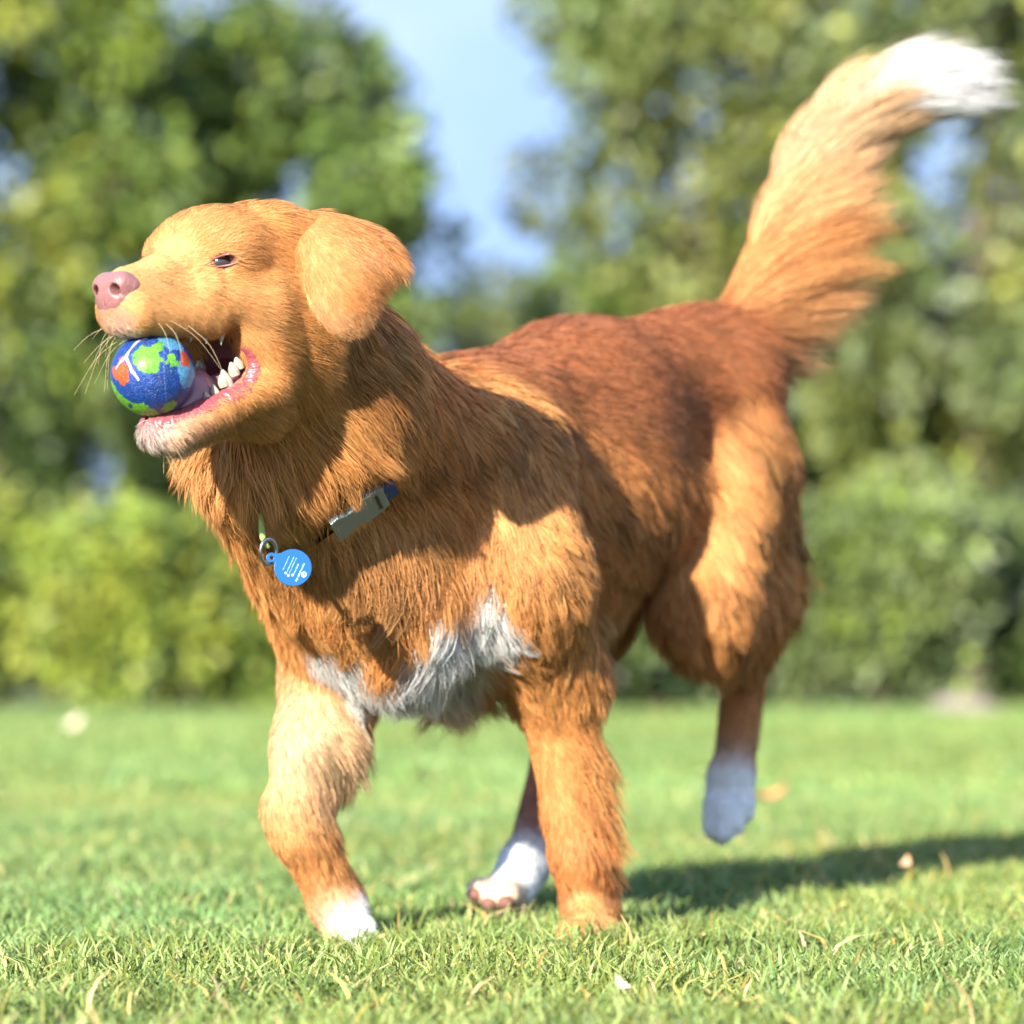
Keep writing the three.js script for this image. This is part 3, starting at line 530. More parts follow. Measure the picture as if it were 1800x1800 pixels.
const DENS = 400000;
scatter(bodyMesh, DENS, 501);
scatter(headMesh, DENS * 1.15, 502);
for (const [m, seed] of [[earL, 503], [earR, 504]]) scatter(m, m === earL ? DENS * 3.2 : DENS * 0.7, seed, (p, n, v) => {
  const K = m.pos.length / 6, i = Math.floor((v % K) / 27), j = (v % K) % 27, rim = Math.max(0, (i - 20) / 6, (3 - j) / 8, (j - 22) / 5), f = m.flow[v], l = Math.hypot(...f) || 1;
  return { p, n, len: 0.0085 + 0.006 * rim + (j > 23 ? 0.010 : 0), lift: 0.11, clump: 0.5, curl: 0.08, droop: 0.06, dens: 1, width: 0.62, tail: 0, axis: [0, 0, 0], flow: f.map((x) => x / l), col: earTone(p), ear: 1 };
});
{
  const R = rng(77), roots = hair.roots, cell = 0.011, grid = new Map(), key = (a, b, c) => (a * 4096 + b) * 4096 + c, guides = [], tmp = [];
  // leading hairs that the others gather around
  for (const r of roots) {
    const want = 0.036 * clamp(0.03 / r.len, 0.35, 2.2);
    if (R() > want) continue;
    const N = 6; grow(r, R, N, tmp);
    const g = { p: r.p, n: r.n, c: tmp.map((q) => q.slice()), k: 0.8 + 0.38 * R(), h: R() }; guides.push(g);
    const k = key(Math.floor(r.p[0] / cell) + 2000, Math.floor(r.p[1] / cell) + 2000, Math.floor(r.p[2] / cell) + 2000);
    (grid.get(k) ?? grid.set(k, []).get(k)).push(g);
  }
  let tris = 0, verts = 0; const plan = roots.map((r) => { const N = r.len > 0.045 ? 5 : r.len > 0.02 ? 4 : r.len > 0.009 ? 3 : 2; tris += N * 2 - 1; verts += N * 2 + 1; return N; });
  const pos = new Float32Array(verts * 3), nor = new Float32Array(verts * 3), col = new Float32Array(verts * 3), idx = new Uint32Array(tris * 3);
  let vo = 0, io = 0;
  roots.forEach((r, ri) => {
    const N = plan[ri]; const { s } = grow(r, R, N, tmp);
    // gather to the nearest leading hair
    let best = null, bd = 1e9; const ci = Math.floor(r.p[0] / cell) + 2000, cj = Math.floor(r.p[1] / cell) + 2000, ck = Math.floor(r.p[2] / cell) + 2000;
    for (let a = -1; a <= 1; a++) for (let b = -1; b <= 1; b++) for (let c = -1; c <= 1; c++) for (const g of grid.get(key(ci + a, cj + b, ck + c)) ?? []) {
      const d = (g.p[0] - r.p[0]) ** 2 + (g.p[1] - r.p[1]) ** 2 + (g.p[2] - r.p[2]) ** 2;
      if (d < bd && g.n[0] * r.n[0] + g.n[1] * r.n[1] + g.n[2] * r.n[2] > 0.4) { bd = d; best = g; }
    }
    if (best) {
      const cf = r.clump * (0.65 + 0.35 * R()) * (0.65 + 0.55 * best.h);
      for (let i = 1; i <= N; i++) {
        const q = i / N, w = Math.min(0.96, cf * Math.pow(q, 1.25)), gi = q * 6, g0 = Math.floor(Math.min(5, gi)), gt = gi - g0, A = best.c[g0], B = best.c[g0 + 1];
        for (let c = 0; c < 3; c++) tmp[i][c] += (A[c] + (B[c] - A[c]) * gt - tmp[i][c]) * w;
      }
    }
    const sable = 1 - (r.tail > 0.4 ? 0.1 : 0.44) * sstep(0.02, 0.42, fbm(r.p[0] * 24 + 3, r.p[1] * 24, r.p[2] * 24, 3) + 0.25 * (best ? best.h - 0.5 : 0)), tone = 0.8 + 0.4 * Math.pow(R(), 1.2), k = tone * sable * (best ? best.k : 1), base = dye(r.p, r.col), warm = 0.94 + 0.12 * (best ? best.h : 0.5), cr = base[0] * k, cg = base[1] * k * warm, cb = base[2] * k * warm;
    const roll = (R() * 2 - 1) * 1.25, w0 = (0.00015 + 0.00012 * R()) * r.width * clamp(0.75 + r.len * 14, 0.7, 1.35), v0 = vo / 3;
    for (let i = 0; i <= N; i++) {
      const a = tmp[Math.max(0, i - 1)], b = tmp[Math.min(N, i + 1)], dx = b[0] - a[0], dy = b[1] - a[1], dz = b[2] - a[2], dl = Math.hypot(dx, dy, dz) || 1, t = [dx / dl, dy / dl, dz / dl];
      let sx = [r.n[1] * t[2] - r.n[2] * t[1], r.n[2] * t[0] - r.n[0] * t[2], r.n[0] * t[1] - r.n[1] * t[0]], l = Math.hypot(...sx);
      if (l < 0.05) { sx = s; l = 1; } sx = sx.map((x) => x / l);
      const up = [t[1] * sx[2] - t[2] * sx[1], t[2] * sx[0] - t[0] * sx[2], t[0] * sx[1] - t[1] * sx[0]], C = Math.cos(roll), S = Math.sin(roll);
      const side = [0, 1, 2].map((c) => sx[c] * C + up[c] * S), face = [0, 1, 2].map((c) => up[c] * C - sx[c] * S), q = i / N, w = w0 * (q < 0.5 ? 1 : 1 - 0.75 * (q - 0.5) * 2);
      for (const e of i === N ? [0] : [-1, 1]) {
        for (let c = 0; c < 3; c++) { pos[vo + c] = tmp[i][c] + side[c] * w * e; nor[vo + c] = face[c] * 0.8 + side[c] * e * 0.55 + r.n[c] * 0.25; }
        col[vo] = cr; col[vo + 1] = cg; col[vo + 2] = cb; vo += 3;
      }
      if (i > 0 && i < N) { const o = v0 + i * 2; idx.set([o - 2, o, o - 1, o - 1, o, o + 1], io); io += 6; } else if (i === N) { const o = v0 + N * 2; idx.set([o - 2, o, o - 1], io); io += 3; }
    }
  });
  const g = new THREE.BufferGeometry();
  g.setAttribute('position', new THREE.BufferAttribute(pos, 3)); g.setAttribute('normal', new THREE.BufferAttribute(nor, 3)); g.setAttribute('color', new THREE.BufferAttribute(col, 3)); g.setIndex(new THREE.BufferAttribute(idx, 1));
  const m = part(g, new THREE.MeshPhysicalMaterial({ vertexColors: true, roughness: 0.55, specularIntensity: 0.55, side: THREE.DoubleSide }), 'fur', dog);
  m.userData.kind = 'stuff';
}

// ---------------------------------------------------------------- face
const wet = (c, r = 0.3) => new THREE.MeshPhysicalMaterial({ color: lin(...c), roughness: r, clearcoat: 0.45, clearcoatRoughness: 0.25 });
const lidMat = wet([0.27, 0.085, 0.07], 0.4);
const lipMat = wet([0.33, 0.072, 0.08], 0.42), gumMat = wet([0.33, 0.09, 0.11], 0.35), toothMat = wet([0.42, 0.37, 0.28], 0.35);
const mouthMid = V(hd(2, -86, 0));
function tube(points, radii, name, material, parent, seg = 14, n = 60, flat = 0) {
  const curve = new THREE.CatmullRomCurve3(points.map(V)), g = new THREE.TubeGeometry(curve, n, 1, seg, false), p = g.attributes.position;
  for (let i = 0; i <= n; i++) {
    const c = curve.getPointAt(i / n), x = i / n * (radii.length - 1), a = Math.floor(Math.min(x, radii.length - 2)), r = radii[a] + (radii[a + 1] - radii[a]) * (x - a);
    for (let j = 0; j <= seg; j++) { const k = i * (seg + 1) + j; const w = r > 0.002 ? 1 : 0, X = c.x + (p.getX(k) - c.x) * r, Y = c.y + (p.getY(k) - c.y) * r, Z = c.z + (p.getZ(k) - c.z) * r, b = 1 + w * (0.18 * noise3(X * 180, Y * 180, Z * 180) + 0.14 * noise3(X * 620, Y * 620, Z * 620) + 0.06 * noise3(X * 1300, Y * 1300, Z * 1300)); const o = V([(p.getX(k) - c.x) * r * b, (p.getY(k) - c.y) * r * b, (p.getZ(k) - c.z) * r * b]); if (flat) { const e = mouthMid.clone().sub(c).normalize(), q = o.dot(e); o.addScaledVector(e, q * flat); } p.setXYZ(k, c.x + o.x, c.y + o.y, c.z + o.z); }
  }
  g.computeVertexNormals(); return part(g, material, name, parent);
}
const inMM = (fn) => (x, y, z) => fn(inHead([x, y, z]));
function headSdf(fn, c, half, cell) { const ctr = hd(...c), h = half / 1000; return mesh(inMM(fn), ctr.map((v) => v - h), ctr.map((v) => v + h), cell, null, 2.2); }
const smin = (a, b, k) => { const h = Math.max(0, k - Math.abs(a - b)) / k; return Math.min(a, b) - h * h * k * 0.25; };
const cap = (h, a, b, r0, r1) => { const d = [b[0] - a[0], b[1] - a[1], b[2] - a[2]], L = d[0] * d[0] + d[1] * d[1] + d[2] * d[2], t = clamp(((h[0] - a[0]) * d[0] + (h[1] - a[1]) * d[1] + (h[2] - a[2]) * d[2]) / L, 0, 1); return (Math.hypot(h[0] - a[0] - d[0] * t, h[1] - a[1] - d[1] * t, h[2] - a[2] - d[2] * t) - r0 - (r1 - r0) * t) / 1000; };
{
  // nose leather with carved nostrils and a pebbled skin
  const f = (h0) => {
    const h = [h0[0], h0[1], Math.abs(h0[2])];
    const bx = [Math.abs(h[0] - 70) - 4, Math.abs(h[1] + 24.5) - 2.5, h[2] - 5.5], out = Math.hypot(Math.max(bx[0], 0), Math.max(bx[1], 0), Math.max(bx[2], 0)) + Math.min(0, Math.max(...bx));
    let r = (out - 12) / 1000;
    r = smin(r, cap(h, [76, -19.5, 11], [71, -22, 15], 7.2, 5.5), 0.005);
    r = smin(r, cap(h, [77, -36, 0], [70, -48, 0], 6.5, 4.5), 0.006);
    r = smin(r, cap(h, [77, -35, 8], [73, -36, 13], 4.8, 3.5), 0.005);
    const hole = smin(cap(h, [92, -23, 9.2], [68, -26, 12], 4.1, 3.4), cap(h, [86, -28, 12], [74, -31, 24], 2.0, 1.6), 0.0025);
    r = -smin(-r, hole, 0.0018);
    r = -smin(-r, cap(h, [86, -31, 0], [76, -50, 0], 0.7, 0.7), 0.0008);
    return r + 0.0002 * (Math.abs(noise3(h0[0] * 1.15, h0[1] * 1.15, h0[2] * 1.15)) * 2 - 1);
  };
  part(geom(headSdf(f, [74, -30, 0], 28, 0.0007)), new THREE.MeshPhysicalMaterial({ color: lin(0.27, 0.112, 0.105), roughness: 0.5, clearcoat: 0.25, clearcoatRoughness: 0.35 }), 'nose', dog, 'pink brown nose leather');
  // eyes with their rims
  for (const s of [1, -1]) {
    const g = new THREE.SphereGeometry(0.0112, 40, 30), e = part(g, new THREE.MeshPhysicalMaterial({ color: lin(0.03, 0.022, 0.02), roughness: 0.12, clearcoat: 1, clearcoatRoughness: 0.04 }), 'eye', dog);
    e.position.set(...hd(-3.6, -1.6, 30 * s));
    eyeCut = false;
    const edge = (side) => { const pts = []; for (let i = 0; i <= 12; i++) { const a = i / 12, f = 13 - 20 * a, u = -4.0 + 2.8 * a + (side > 0 ? 6.8 : -1.8) * Math.pow(Math.sin(Math.PI * a), 1.9); let l = 60; while (l > 8 && field(...hd(f, u, l * s)) > 0) l -= 0.3; pts.push(hd(f, u, l * s)); } return pts; };
    tube(edge(1), [0.0004, 0.0008, 0.0004], 'upper_eyelid', lidMat, dog, 8, 30);
    tube(edge(-1), [0.0004, 0.0007, 0.0004], 'lower_eyelid', lidMat, dog, 8, 30);
    eyeCut = true;
  }
  // lips
  for (const s of [1, -1]) {
    tube([[-20, -64, 33], [-26, -66.5, 33.8], [-31, -69.5, 34.4], [-34.5, -73.5, 34.6], [-36, -78, 34.5]].map(([a, b, c]) => hd(a, b, c * s)), [0.0005, 0.0014, 0.0024, 0.0034, 0.0042], 'upper_lip', lipMat, dog, 24, 110, 0.6);
    tube([[-36, -78, 34.5], [-29, -92, 33], [-12, -102, 28], [10, -111, 21], [24, -117, 15], [36, -119, 8], [40, -119, 0]].map(([a, b, c]) => hd(a, b, c * s)), [0.0038, 0.0044, 0.0046, 0.004, 0.0042, 0.0048, 0.0048], 'lower_lip', lipMat, dog, 28, 150, 0.9);
    const teeth = [[-27, -70, 21, 7, 3.6], [-22, -74, 21, 8, 3.8], [-15, -80, 20.5, 11, 4.2], [-11, -84, 20.5, 7, 3.4], [-5, -91, 19, 9, 3.2], [2, -97, 17.5, 6, 2.8], [27, -106, 11, 14, 3.2]];
    for (const [f, u, l, hgt, r] of teeth) {
      const g = new THREE.LatheGeometry([[0.0001, 1], [0.25, 0.95], [0.45, 0.78], [0.72, 0.52], [0.95, 0.25], [1, 0], [0.9, -0.4]].map(([x, y]) => new THREE.Vector2(x * r / 1000, y * hgt / 1000)), 12);
      g.scale(1.15, 1, 0.8); const t = part(g, toothMat, 'tooth', dog);
      t.position.set(...hd(f - 3, u - hgt * 0.9, l * s)); t.quaternion.setFromUnitVectors(V([0, 1, 0]), V(hv(0.35, 1, -0.12 * s)).normalize());
    }
    for (let i = 0; i < 5; i++) {
      const g = new THREE.ConeGeometry(0.0032, 0.009, 8); g.rotateX(Math.PI); const t = part(g, toothMat, 'tooth', dog); t.position.set(...hd(44 - i * 13, -55.5 - i * 0.6, (15 + i * 2.6) * s));
    }
  }
  // tongue
  part(geom(headSdf((h) => smin(ell(h, [-12, -96, 0], [40, 8, 15], -0.42), ell(h, [-2, -92, 2], [14, 14, 13], -0.5), 0.008) + ell(h, [-6, -84, 2], [60, 5, 2.5], -0.42) * 0, [-8, -94, 0], 52, 0.0016)), wet([0.33, 0.14, 0.17], 0.4), 'tongue', dog);
}
// drops of saliva
{
  const drop = new THREE.MeshPhysicalMaterial({ color: 0xffffff, roughness: 0.03, transmission: 1, thickness: 0.002, ior: 1.33 }), R = rng(91);
  for (let i = 0; i < 12; i++) { const r = 0.0006 + 0.0009 * R(), t = i / 11, c = i < 7 ? hd(-40 - 12 * t + 4 * R(), -84 - 8 * R(), 41 + 3 * R()) : hd(10 + 26 * R(), -122 - 4 * R(), 12 + 6 * R()); part(new THREE.SphereGeometry(r, 14, 10).scale(1, 1.25, 1), drop, 'saliva_drop', dog).position.set(...c); }
}
// whiskers: root, bend, tip
{
  const wm = new THREE.MeshStandardMaterial({ color: lin(0.66, 0.5, 0.28), roughness: 0.4 }), W = [];
  const pads = [[58, -44, 23], [50, -40, 27], [50, -46, 26], [42, -43, 30], [42, -50, 28], [33, -46, 33], [33, -52, 31]], R = rng(9);
  for (const s of [1, -1]) for (const [f, u, l] of pads) for (let k = 0; k < (s > 0 ? (f > 45 ? 1 : R() < 0.5 ? 1 : 0) : (f > 40 ? 2 : 1)); k++) {
    const L = 24 + 26 * R(), a = [f - 3 * R(), u - 4 * R(), (l - 2) * s], d = s > 0 ? [-1.0 + 1.1 * R(), -0.5 - 0.55 * R(), 0.6] : [-0.3 + 1.1 * R(), -0.25 - 0.9 * R(), -0.75], b = [a[0] + d[0] * L * 0.5, a[1] + d[1] * L * 0.4, a[2] + d[2] * L * 0.55 ], c = [a[0] + d[0] * L * 1.1, a[1] + d[1] * L * 1.15, a[2] + d[2] * L * 0.85];
    W.push([a, b, c]);
  }
  for (let k = 0; k < 8; k++) { const a = [20 + 14 * R(), -132 - 3 * R(), (R() * 2 - 1) * 11], L = 18 + 14 * R(), q = R() * 2 - 1; W.push([a, [a[0] - L * 0.2, a[1] - L * 0.5, a[2] + q * L * 0.3], [a[0] - L * 0.3, a[1] - L, a[2] + q * L * 0.5]]); }
  for (const w of W) tube(w.map((q) => hd(...q)), [0.0002, 0.00016, 0.00008], 'whisker', wm, dog, 5, 14);
}
// pads of the lifted right hind paw, claws
{
  const padMat = new THREE.MeshStandardMaterial({ color: lin(0.20, 0.085, 0.06), roughness: 0.7 });
  for (const [c, r] of [[[-0.0320, 0.0350, -3.1032], 0.0078], [[-0.0195, 0.0278, -3.0895], 0.008], [[-0.0051, 0.0293, -3.0834], 0.0078], [[-0.0144, 0.0197, -3.1018], 0.0105]]) {
    const g = new THREE.SphereGeometry(r, 18, 14), p = g.attributes.position; for (let i = 0; i < p.count; i++) { const k = 1 + 0.12 * noise3(p.getX(i) * 400 + c[0] * 99, p.getY(i) * 400, p.getZ(i) * 400); p.setXYZ(i, p.getX(i) * k, p.getY(i) * k * 0.85, p.getZ(i) * k); } g.computeVertexNormals();
    part(g, padMat, 'paw_pad', dog).position.set(...c);
  }
  const clawMat = new THREE.MeshStandardMaterial({ color: lin(0.35, 0.26, 0.2), roughness: 0.4 });
  for (const [a, b, c] of [[[0.1968, 0.0824, -3.2715], [0.1928, 0.0776, -3.2596], [0.1916, 0.0723, -3.2578]], [[0.2040, 0.0838, -3.2654], [0.2013, 0.0778, -3.2556], [0.2006, 0.0736, -3.2548]], [[-0.1346, 0.0049, -2.8972], [-0.1362, 0.0007, -2.8904], [-0.1367, -0.0031, -2.8905]], [[-0.1251, 0.0036, -2.9003], [-0.1248, -0.0004, -2.8924], [-0.1248, -0.0043, -2.8926]]])
    tube([a, b, c], [0.0026, 0.002, 0.0006], 'claw', clawMat, dog, 8, 8);
}
add(dog, 'dog', 'golden red dog trotting over the lawn with a ball in its mouth', 'dog');

// ---------------------------------------------------------------- ball
{
  const W = 1024, Hh = 512, px = new Uint8Array(W * Hh * 4), bm = new Uint8Array(W * Hh * 4);
  const dirOf = (x, y) => { const q = Math.hypot(x, y); return V([x, y, Math.sqrt(Math.max(0.02, 1 - q * q))]).normalize(); };
  const blobs = [ // where on the ball, angular radius, paint
    [dirOf(0.9, 0.02), 0.36, [84, 158, 196]], [dirOf(0.5, 0.74), 0.34, [84, 158, 196]],
    [dirOf(0.0, 0.36), 0.32, [104, 180, 40]], [dirOf(0.52, 0.28), 0.15, [104, 180, 40]], [dirOf(0.16, 0.56), 0.2, [104, 180, 40]],
    [dirOf(-0.72, 0.0), 0.30, [206, 84, 26]], [dirOf(-0.62, -0.14), 0.2, [206, 84, 26]], [dirOf(0.80, 0.36), 0.16, [196, 70, 22]],
    [dirOf(-0.2, -0.95), 0.42, [104, 178, 30]], [dirOf(-0.65, -0.70), 0.30, [104, 178, 30]], [dirOf(0.45, -0.82), 0.24, [104, 178, 30]], [dirOf(-0.93, -0.3), 0.2, [104, 178, 30]],
    [V([0.3, 0.5, -0.8]).normalize(), 0.5, [104, 180, 40]], [V([-0.6, -0.2, -0.75]).normalize(), 0.4, [206, 84, 26]], [V([0.7, -0.4, -0.6]).normalize(), 0.35, [96, 182, 222]],
  ];
  const streaks = [[-0.3, 0.72, -0.55, 0.35], [-0.55, 0.35, -0.4, 0.02], [-0.4, 0.02, -0.24, -0.2], [-0.55, 0.35, -0.8, 0.1], [-0.1, 0.8, -0.3, 0.72]].map((q) => [dirOf(q[0], q[1]), dirOf(q[2], q[3])]);
  for (let y = 0; y < Hh; y++) for (let x = 0; x < W; x++) {
    const ph = (x + 0.5) / W * 2 * Math.PI, th = Math.PI * (1 - (y + 0.5) / Hh), v = V([-Math.cos(ph) * Math.sin(th), Math.cos(th), Math.sin(ph) * Math.sin(th)]), w = fbm(v.x * 5, v.y * 5, v.z * 5, 4) * 0.42 + fbm(v.x * 22, v.y * 22, v.z * 22, 2) * 0.09;
    let c = [8, 62, 142];
    for (const [d, r, k] of blobs) if (Math.acos(clamp(v.dot(d), -1, 1)) + w * 0.6 < r) c = k;
    for (const [a, b] of streaks) { const t = clamp(v.clone().sub(a).dot(b.clone().sub(a)) / b.distanceToSquared(a), 0, 1); if (v.distanceTo(a.clone().lerp(b, t)) + w * 0.12 < 0.035) c = [226, 214, 224]; }
    const fleck = noise3(v.x * 40, v.y * 40, v.z * 40); if (fleck > 0.78) c = mixc(c, [228, 122, 60], 0.6);
    if (Math.abs(v.x - 0.36 + 0.05 * v.y) < 0.006) c = mixc(c, [150, 200, 230], 0.5);
    const scuff = 0.9 + 0.22 * fbm(v.x * 9 + 5, v.y * 9, v.z * 9, 4) + (noise3(v.x * 26, v.y * 26, v.z * 26) > 0.62 ? 0.16 : 0); c = c.map((q) => clamp(q * scuff, 0, 255));
    px.set([c[0], c[1], c[2], 255], (y * W + x) * 4);
    const g = clamp(128 + 150 * noise3(v.x * 62, v.y * 62, v.z * 62) + 60 * noise3(v.x * 130, v.y * 130, v.z * 130), 0, 255); bm.set([g, g, g, 255], (y * W + x) * 4);
  }
  const tx = (d, srgb) => { const t = new THREE.DataTexture(d, W, Hh); if (srgb) t.colorSpace = THREE.SRGBColorSpace; t.magFilter = THREE.LinearFilter; t.wrapS = THREE.RepeatWrapping; t.needsUpdate = true; return t; };
  const b = new THREE.Mesh(new THREE.SphereGeometry(0.0315, 96, 64), new THREE.MeshPhysicalMaterial({ map: tx(px, true), bumpMap: tx(bm), bumpScale: 0.0006, roughness: 0.42, clearcoat: 0.25, clearcoatRoughness: 0.3 }));
  b.position.set(...hd(39, -84.5, 1));
  add(b, 'ball', 'blue rubber ball with green and orange patches held in the mouth', 'ball');
}
// ---------------------------------------------------------------- collar and tag
{
  const collar = new THREE.Group();
  // strap: round the neck in the plane through the throat ring and the buckle
  const curve = collarLine, n = 140, pos = [], nor = [], idx = [], uv = [];
  for (let i = 0; i <= n; i++) {
    const at = curve.getPointAt(i / n).toArray(), s = onSkin(at, -0.006 + 0.009 * sstep(-2.79, -2.75, at[2])), c = V(s.p), N = V(s.n), T = curve.getTangentAt(i / n), A = N.clone().cross(T).normalize();
    [[-1, -0.0012], [-1, 0.0012], [1, 0.0012], [1, -0.0012]].forEach(([w, o], j) => { const q = c.clone().addScaledVector(A, w * 0.0095).addScaledVector(N, o); pos.push(q.x, q.y, q.z); const m = N.clone().multiplyScalar(o > 0 ? 1 : -1).addScaledVector(A, w * 0.4).normalize(); nor.push(m.x, m.y, m.z); uv.push(i / n * 14, w > 0 ? 1 : 0); });
    if (i) for (let j = 0; j < 4; j++) { const a = (i - 1) * 4 + j, b = (i - 1) * 4 + (j + 1) % 4, c2 = a + 4, d = b + 4; idx.push(a, b, c2, b, d, c2); }
  }
  const g = new THREE.BufferGeometry(); g.setAttribute('position', new THREE.Float32BufferAttribute(pos, 3)); g.setAttribute('normal', new THREE.Float32BufferAttribute(nor, 3)); g.setAttribute('uv', new THREE.Float32BufferAttribute(uv, 2)); g.setIndex(idx);
  const S = 128, px = new Uint8Array(S * S * 4);
  for (let y = 0; y < S; y++) for (let x = 0; x < S; x++) { const a = x / S * 6.283, q = fbm(Math.cos(a) * 1.4 + 3, Math.sin(a) * 1.4, y / S * 3, 3); const c = q > 0.14 ? [196, 178, 84] : q < -0.16 ? [120, 160, 200] : [26, 58, 128]; px.set([...c, 255], (y * S + x) * 4); }
  const t = new THREE.DataTexture(px, S, S); t.colorSpace = THREE.SRGBColorSpace; t.wrapS = t.wrapT = THREE.RepeatWrapping; t.magFilter = THREE.LinearFilter; t.needsUpdate = true;
  part(g, new THREE.MeshStandardMaterial({ map: t, roughness: 0.8 }), 'strap', collar);
  // side release buckle
  const bs = buckleAt, bn = V(bs.n), along = V([0.82, 0.55, -0.1]).addScaledVector(bn, -V([0.82, 0.55, -0.1]).dot(bn)).normalize(), across = bn.clone().cross(along).normalize();
  const frame = new THREE.Group(); frame.matrixAutoUpdate = false;
  const sh = new THREE.Shape(); [[-0.026, -0.0115], [-0.02, -0.0125], [-0.012, -0.009], [-0.004, -0.009], [0.004, -0.0125], [0.018, -0.0125], [0.024, -0.011], [0.024, 0.011], [0.018, 0.0125], [0.004, 0.0125], [-0.004, 0.009], [-0.012, 0.009], [-0.02, 0.0125], [-0.026, 0.0115]].forEach(([x, y], i) => (i ? sh.lineTo(x * 0.95, y * 1.05) : sh.moveTo(x * 0.95, y * 1.05)));
  const bg = new THREE.ExtrudeGeometry(sh, { depth: 0.004, bevelEnabled: true, bevelSize: 0.0012, bevelThickness: 0.0012, bevelSegments: 3 }), M = new THREE.Matrix4().makeBasis(along, across, bn).setPosition(...bs.p);
  const metal = new THREE.MeshPhysicalMaterial({ color: lin(0.20, 0.235, 0.225), metalness: 0.25, roughness: 0.4 });
  bg.applyMatrix4(M); const buckle = part(bg, metal, 'buckle', collar);
  const slot = new THREE.BoxGeometry(0.0024, 0.018, 0.001).translate(0.0165, 0, 0.0055).applyMatrix4(M); part(slot, new THREE.MeshStandardMaterial({ color: lin(0.02, 0.02, 0.025), roughness: 0.6 }), 'slot', buckle);
  const end = new THREE.BoxGeometry(0.013, 0.0195, 0.003).translate(0.029, 0, 0.0015).applyMatrix4(M); part(end, new THREE.MeshStandardMaterial({ color: lin(0.025, 0.055, 0.14), roughness: 0.8 }), 'strap_end', collar);
  // hanging ring on a short green loop
  const green = new THREE.MeshStandardMaterial({ color: lin(0.30, 0.40, 0.10), roughness: 0.7 }), steel = new THREE.MeshPhysicalMaterial({ color: lin(0.45, 0.46, 0.52), metalness: 1, roughness: 0.28 });
  tube([[-0.1964, 0.3623, -2.6700], [-0.1952, 0.3487, -2.6606], [-0.1918, 0.3395, -2.6509], [-0.1898, 0.3365, -2.6530]], [0.0022, 0.0024, 0.0022], 'loop', green, collar, 8, 20);
  const rg = new THREE.TorusGeometry(0.0088, 0.0013, 10, 40); const rm = part(rg, steel, 'ring', collar); rm.position.set(...[-0.1892, 0.3329, -2.6512]); rm.rotation.set(0.15, 0.75, 0.1); rm.scale.set(0.9, 1.15, 1);
  add(collar, 'collar', 'patterned blue collar with grey buckle half hidden under the neck ruff', 'collar');

  const S2 = 256, cv = document.createElement('canvas'); cv.width = cv.height = S2; const q = cv.getContext('2d');
  q.fillStyle = '#055a9c'; q.fillRect(0, 0, S2, S2); q.fillStyle = '#e8f2fa'; q.strokeStyle = '#e8f2fa';
  const Rt = rng(31), row = (x, y0, y1, w) => { for (let y = y0; y < y1;) { const l = 3 + 6 * Rt(); q.globalAlpha = 0.55 + 0.4 * Rt(); q.fillRect(x + Rt() * 2, y, w, l); y += l + 2 + 2 * Rt(); } q.globalAlpha = 1; };
  row(70, 70, 170, 4); row(100, 60, 165, 5); row(118, 60, 175, 5); row(146, 90, 180, 9); row(178, 70, 205, 12);
  for (const [x, y] of [[100, 182], [122, 190], [146, 176]]) { q.beginPath(); q.arc(x, y, 8, 0, 7); q.fill(); }
  q.beginPath(); q.ellipse(214, 140, 17, 20, 0, 0, 7); q.fill(); q.fillStyle = '#055a9c'; q.beginPath(); q.arc(216, 138, 6, 0, 7); q.fill();
  const tt = new THREE.CanvasTexture(cv); tt.colorSpace = THREE.SRGBColorSpace;
  const tag = new THREE.Group(), r = 0.0142;
  const disc = new THREE.Shape(); disc.absarc(0, 0, r, 0.28 + Math.PI * 0.94, Math.PI * 2.94 - 0.28 , false); disc.lineTo(-r * 1.28, 0.0035); disc.absarc(-r * 1.28, 0, 0.0038, Math.PI * 0.5, Math.PI * 1.5, false);
  const hole = new THREE.Path(); hole.absarc(-r * 1.28, 0, 0.0018, 0, Math.PI * 2, true); disc.holes.push(hole);
  const dg = new THREE.ExtrudeGeometry(disc, { depth: 0.001, bevelEnabled: true, bevelSize: 0.0004, bevelThickness: 0.0004, bevelSegments: 2, curveSegments: 48 });
  const uvA = dg.attributes.uv, pA = dg.attributes.position; for (let i = 0; i < uvA.count; i++) uvA.setXY(i, 0.5 + pA.getX(i) / (2 * r) * 0.96, 0.5 + pA.getY(i) / (2 * r) * 0.96);
  part(dg, new THREE.MeshPhysicalMaterial({ map: tt, metalness: 0.3, roughness: 0.35, clearcoat: 0.5 }), 'disc', tag, 'bright blue round disc with white print');
  tag.position.set(...[-0.1702, 0.3205, -2.6517]); tag.rotation.set(-0.12, 0.1, -0.42);
  add(tag, 'name_tag', 'small round blue name tag hanging from the ring at the dog chest', 'tag');
}
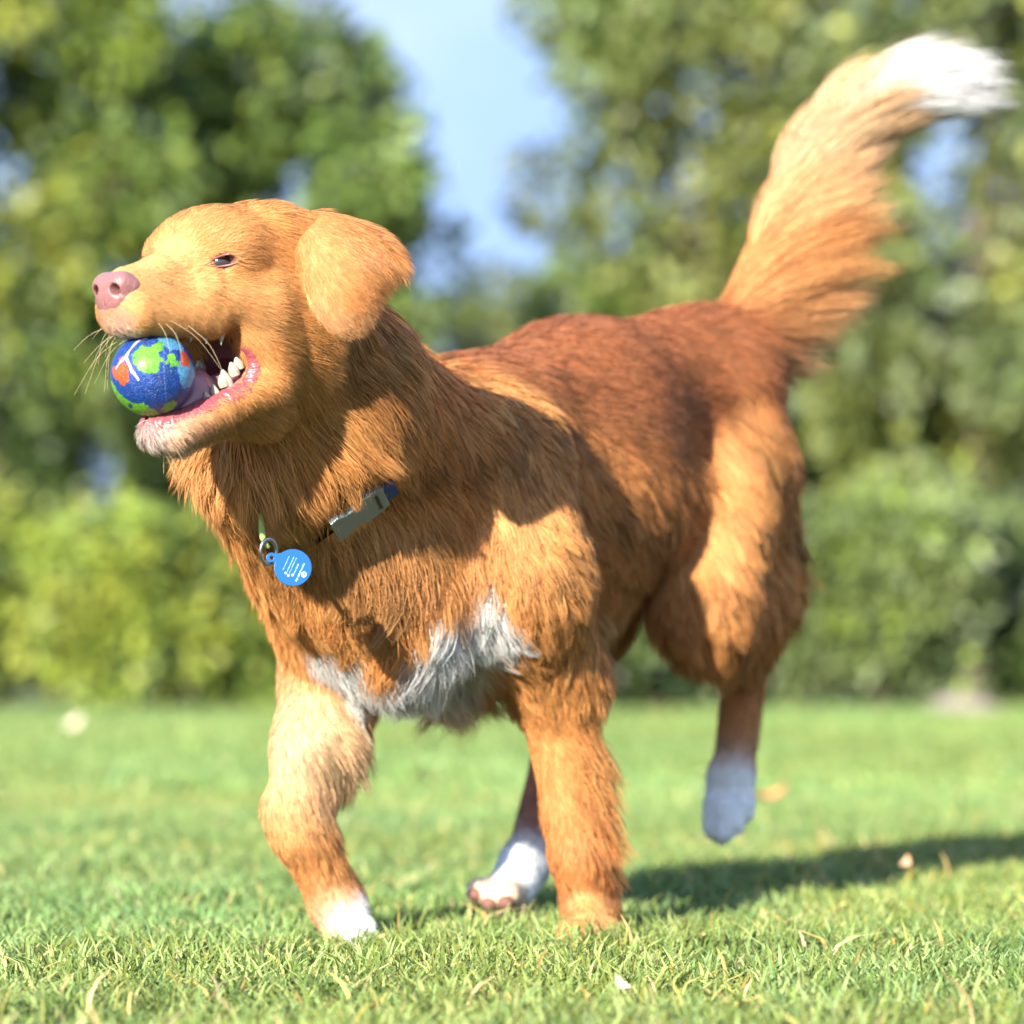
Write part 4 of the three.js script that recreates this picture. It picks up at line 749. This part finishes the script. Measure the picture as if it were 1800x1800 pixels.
// ---------------------------------------------------------------- small things on the lawn
{
  const g = new THREE.IcosahedronGeometry(0.13, 5), p = g.attributes.position;
  for (let i = 0; i < p.count; i++) { const v = V([p.getX(i), p.getY(i), p.getZ(i)]), n = v.clone().normalize(), k = 1 + 0.35 * fbm(n.x * 2 + 4, n.y * 2, n.z * 2, 4); p.setXYZ(i, v.x * k * 1.15, v.y * k * 0.62, v.z * k * 0.9); }
  g.computeVertexNormals();
  const st = new THREE.Mesh(g, new THREE.MeshStandardMaterial({ color: lin(0.25, 0.19, 0.165), roughness: 0.95 })); st.position.set(1.685, -0.01, -12.8);
  add(st, 'stone', 'pale pinkish stone lying on the lawn before the dark bushes', 'stone');
  const leafShape = (L, w, curl) => { const pos = [], idx = [], N = 8; for (let i = 0; i <= N; i++) { const t = i / N, hw = w * Math.sin(Math.PI * Math.pow(t, 0.8)) + 0.0004; for (const e of [-1, 0, 1]) pos.push(t * L, curl * (Math.pow(2 * t - 1, 2) + e * e * 0.5) * L, e * hw); if (i) { const o = i * 3; idx.push(o - 3, o - 2, o, o - 2, o + 1, o, o - 2, o - 1, o + 1, o - 1, o + 2, o + 1); } } const q = new THREE.BufferGeometry(); q.setAttribute('position', new THREE.Float32BufferAttribute(pos, 3)); q.setIndex(idx); q.computeVertexNormals(); return q; };
  for (const [x, z, y, L, c, turn, label] of [[0.358, -5.0, 0.03, 0.05, [0.50, 0.20, 0.08], 0.3, 'curled orange brown fallen leaf on the grass behind the lifted hind paw'], [-1.132, -8.6, 0.04, 0.07, [0.72, 0.62, 0.46], 0.8, 'pale dry fallen leaf far out on the lawn near the lime shrub'], [0.405, -3.55, 0.026, 0.022, [0.62, 0.36, 0.2], 1.2, 'small tan fallen leaf at the edge of the dog shadow'], [0.081, -2.36, 0.02, 0.018, [0.62, 0.5, 0.34], 2.2, 'tiny beige leaf scrap among the sharp front blades']]) {
    const m = new THREE.Mesh(leafShape(L, L * 0.24, 0.25), new THREE.MeshStandardMaterial({ color: lin(...c), roughness: 0.8, side: THREE.DoubleSide })); m.position.set(x, y, z); m.rotation.set(0.3, turn, 0.2);
    add(m, 'fallen_leaf', label, 'leaf', 'fallen leaves on the lawn');
  }
}
scene.traverse((o) => { if (o.isMesh) { o.castShadow = true; o.receiveShadow = true; } });
renderer.render(scene, camera);
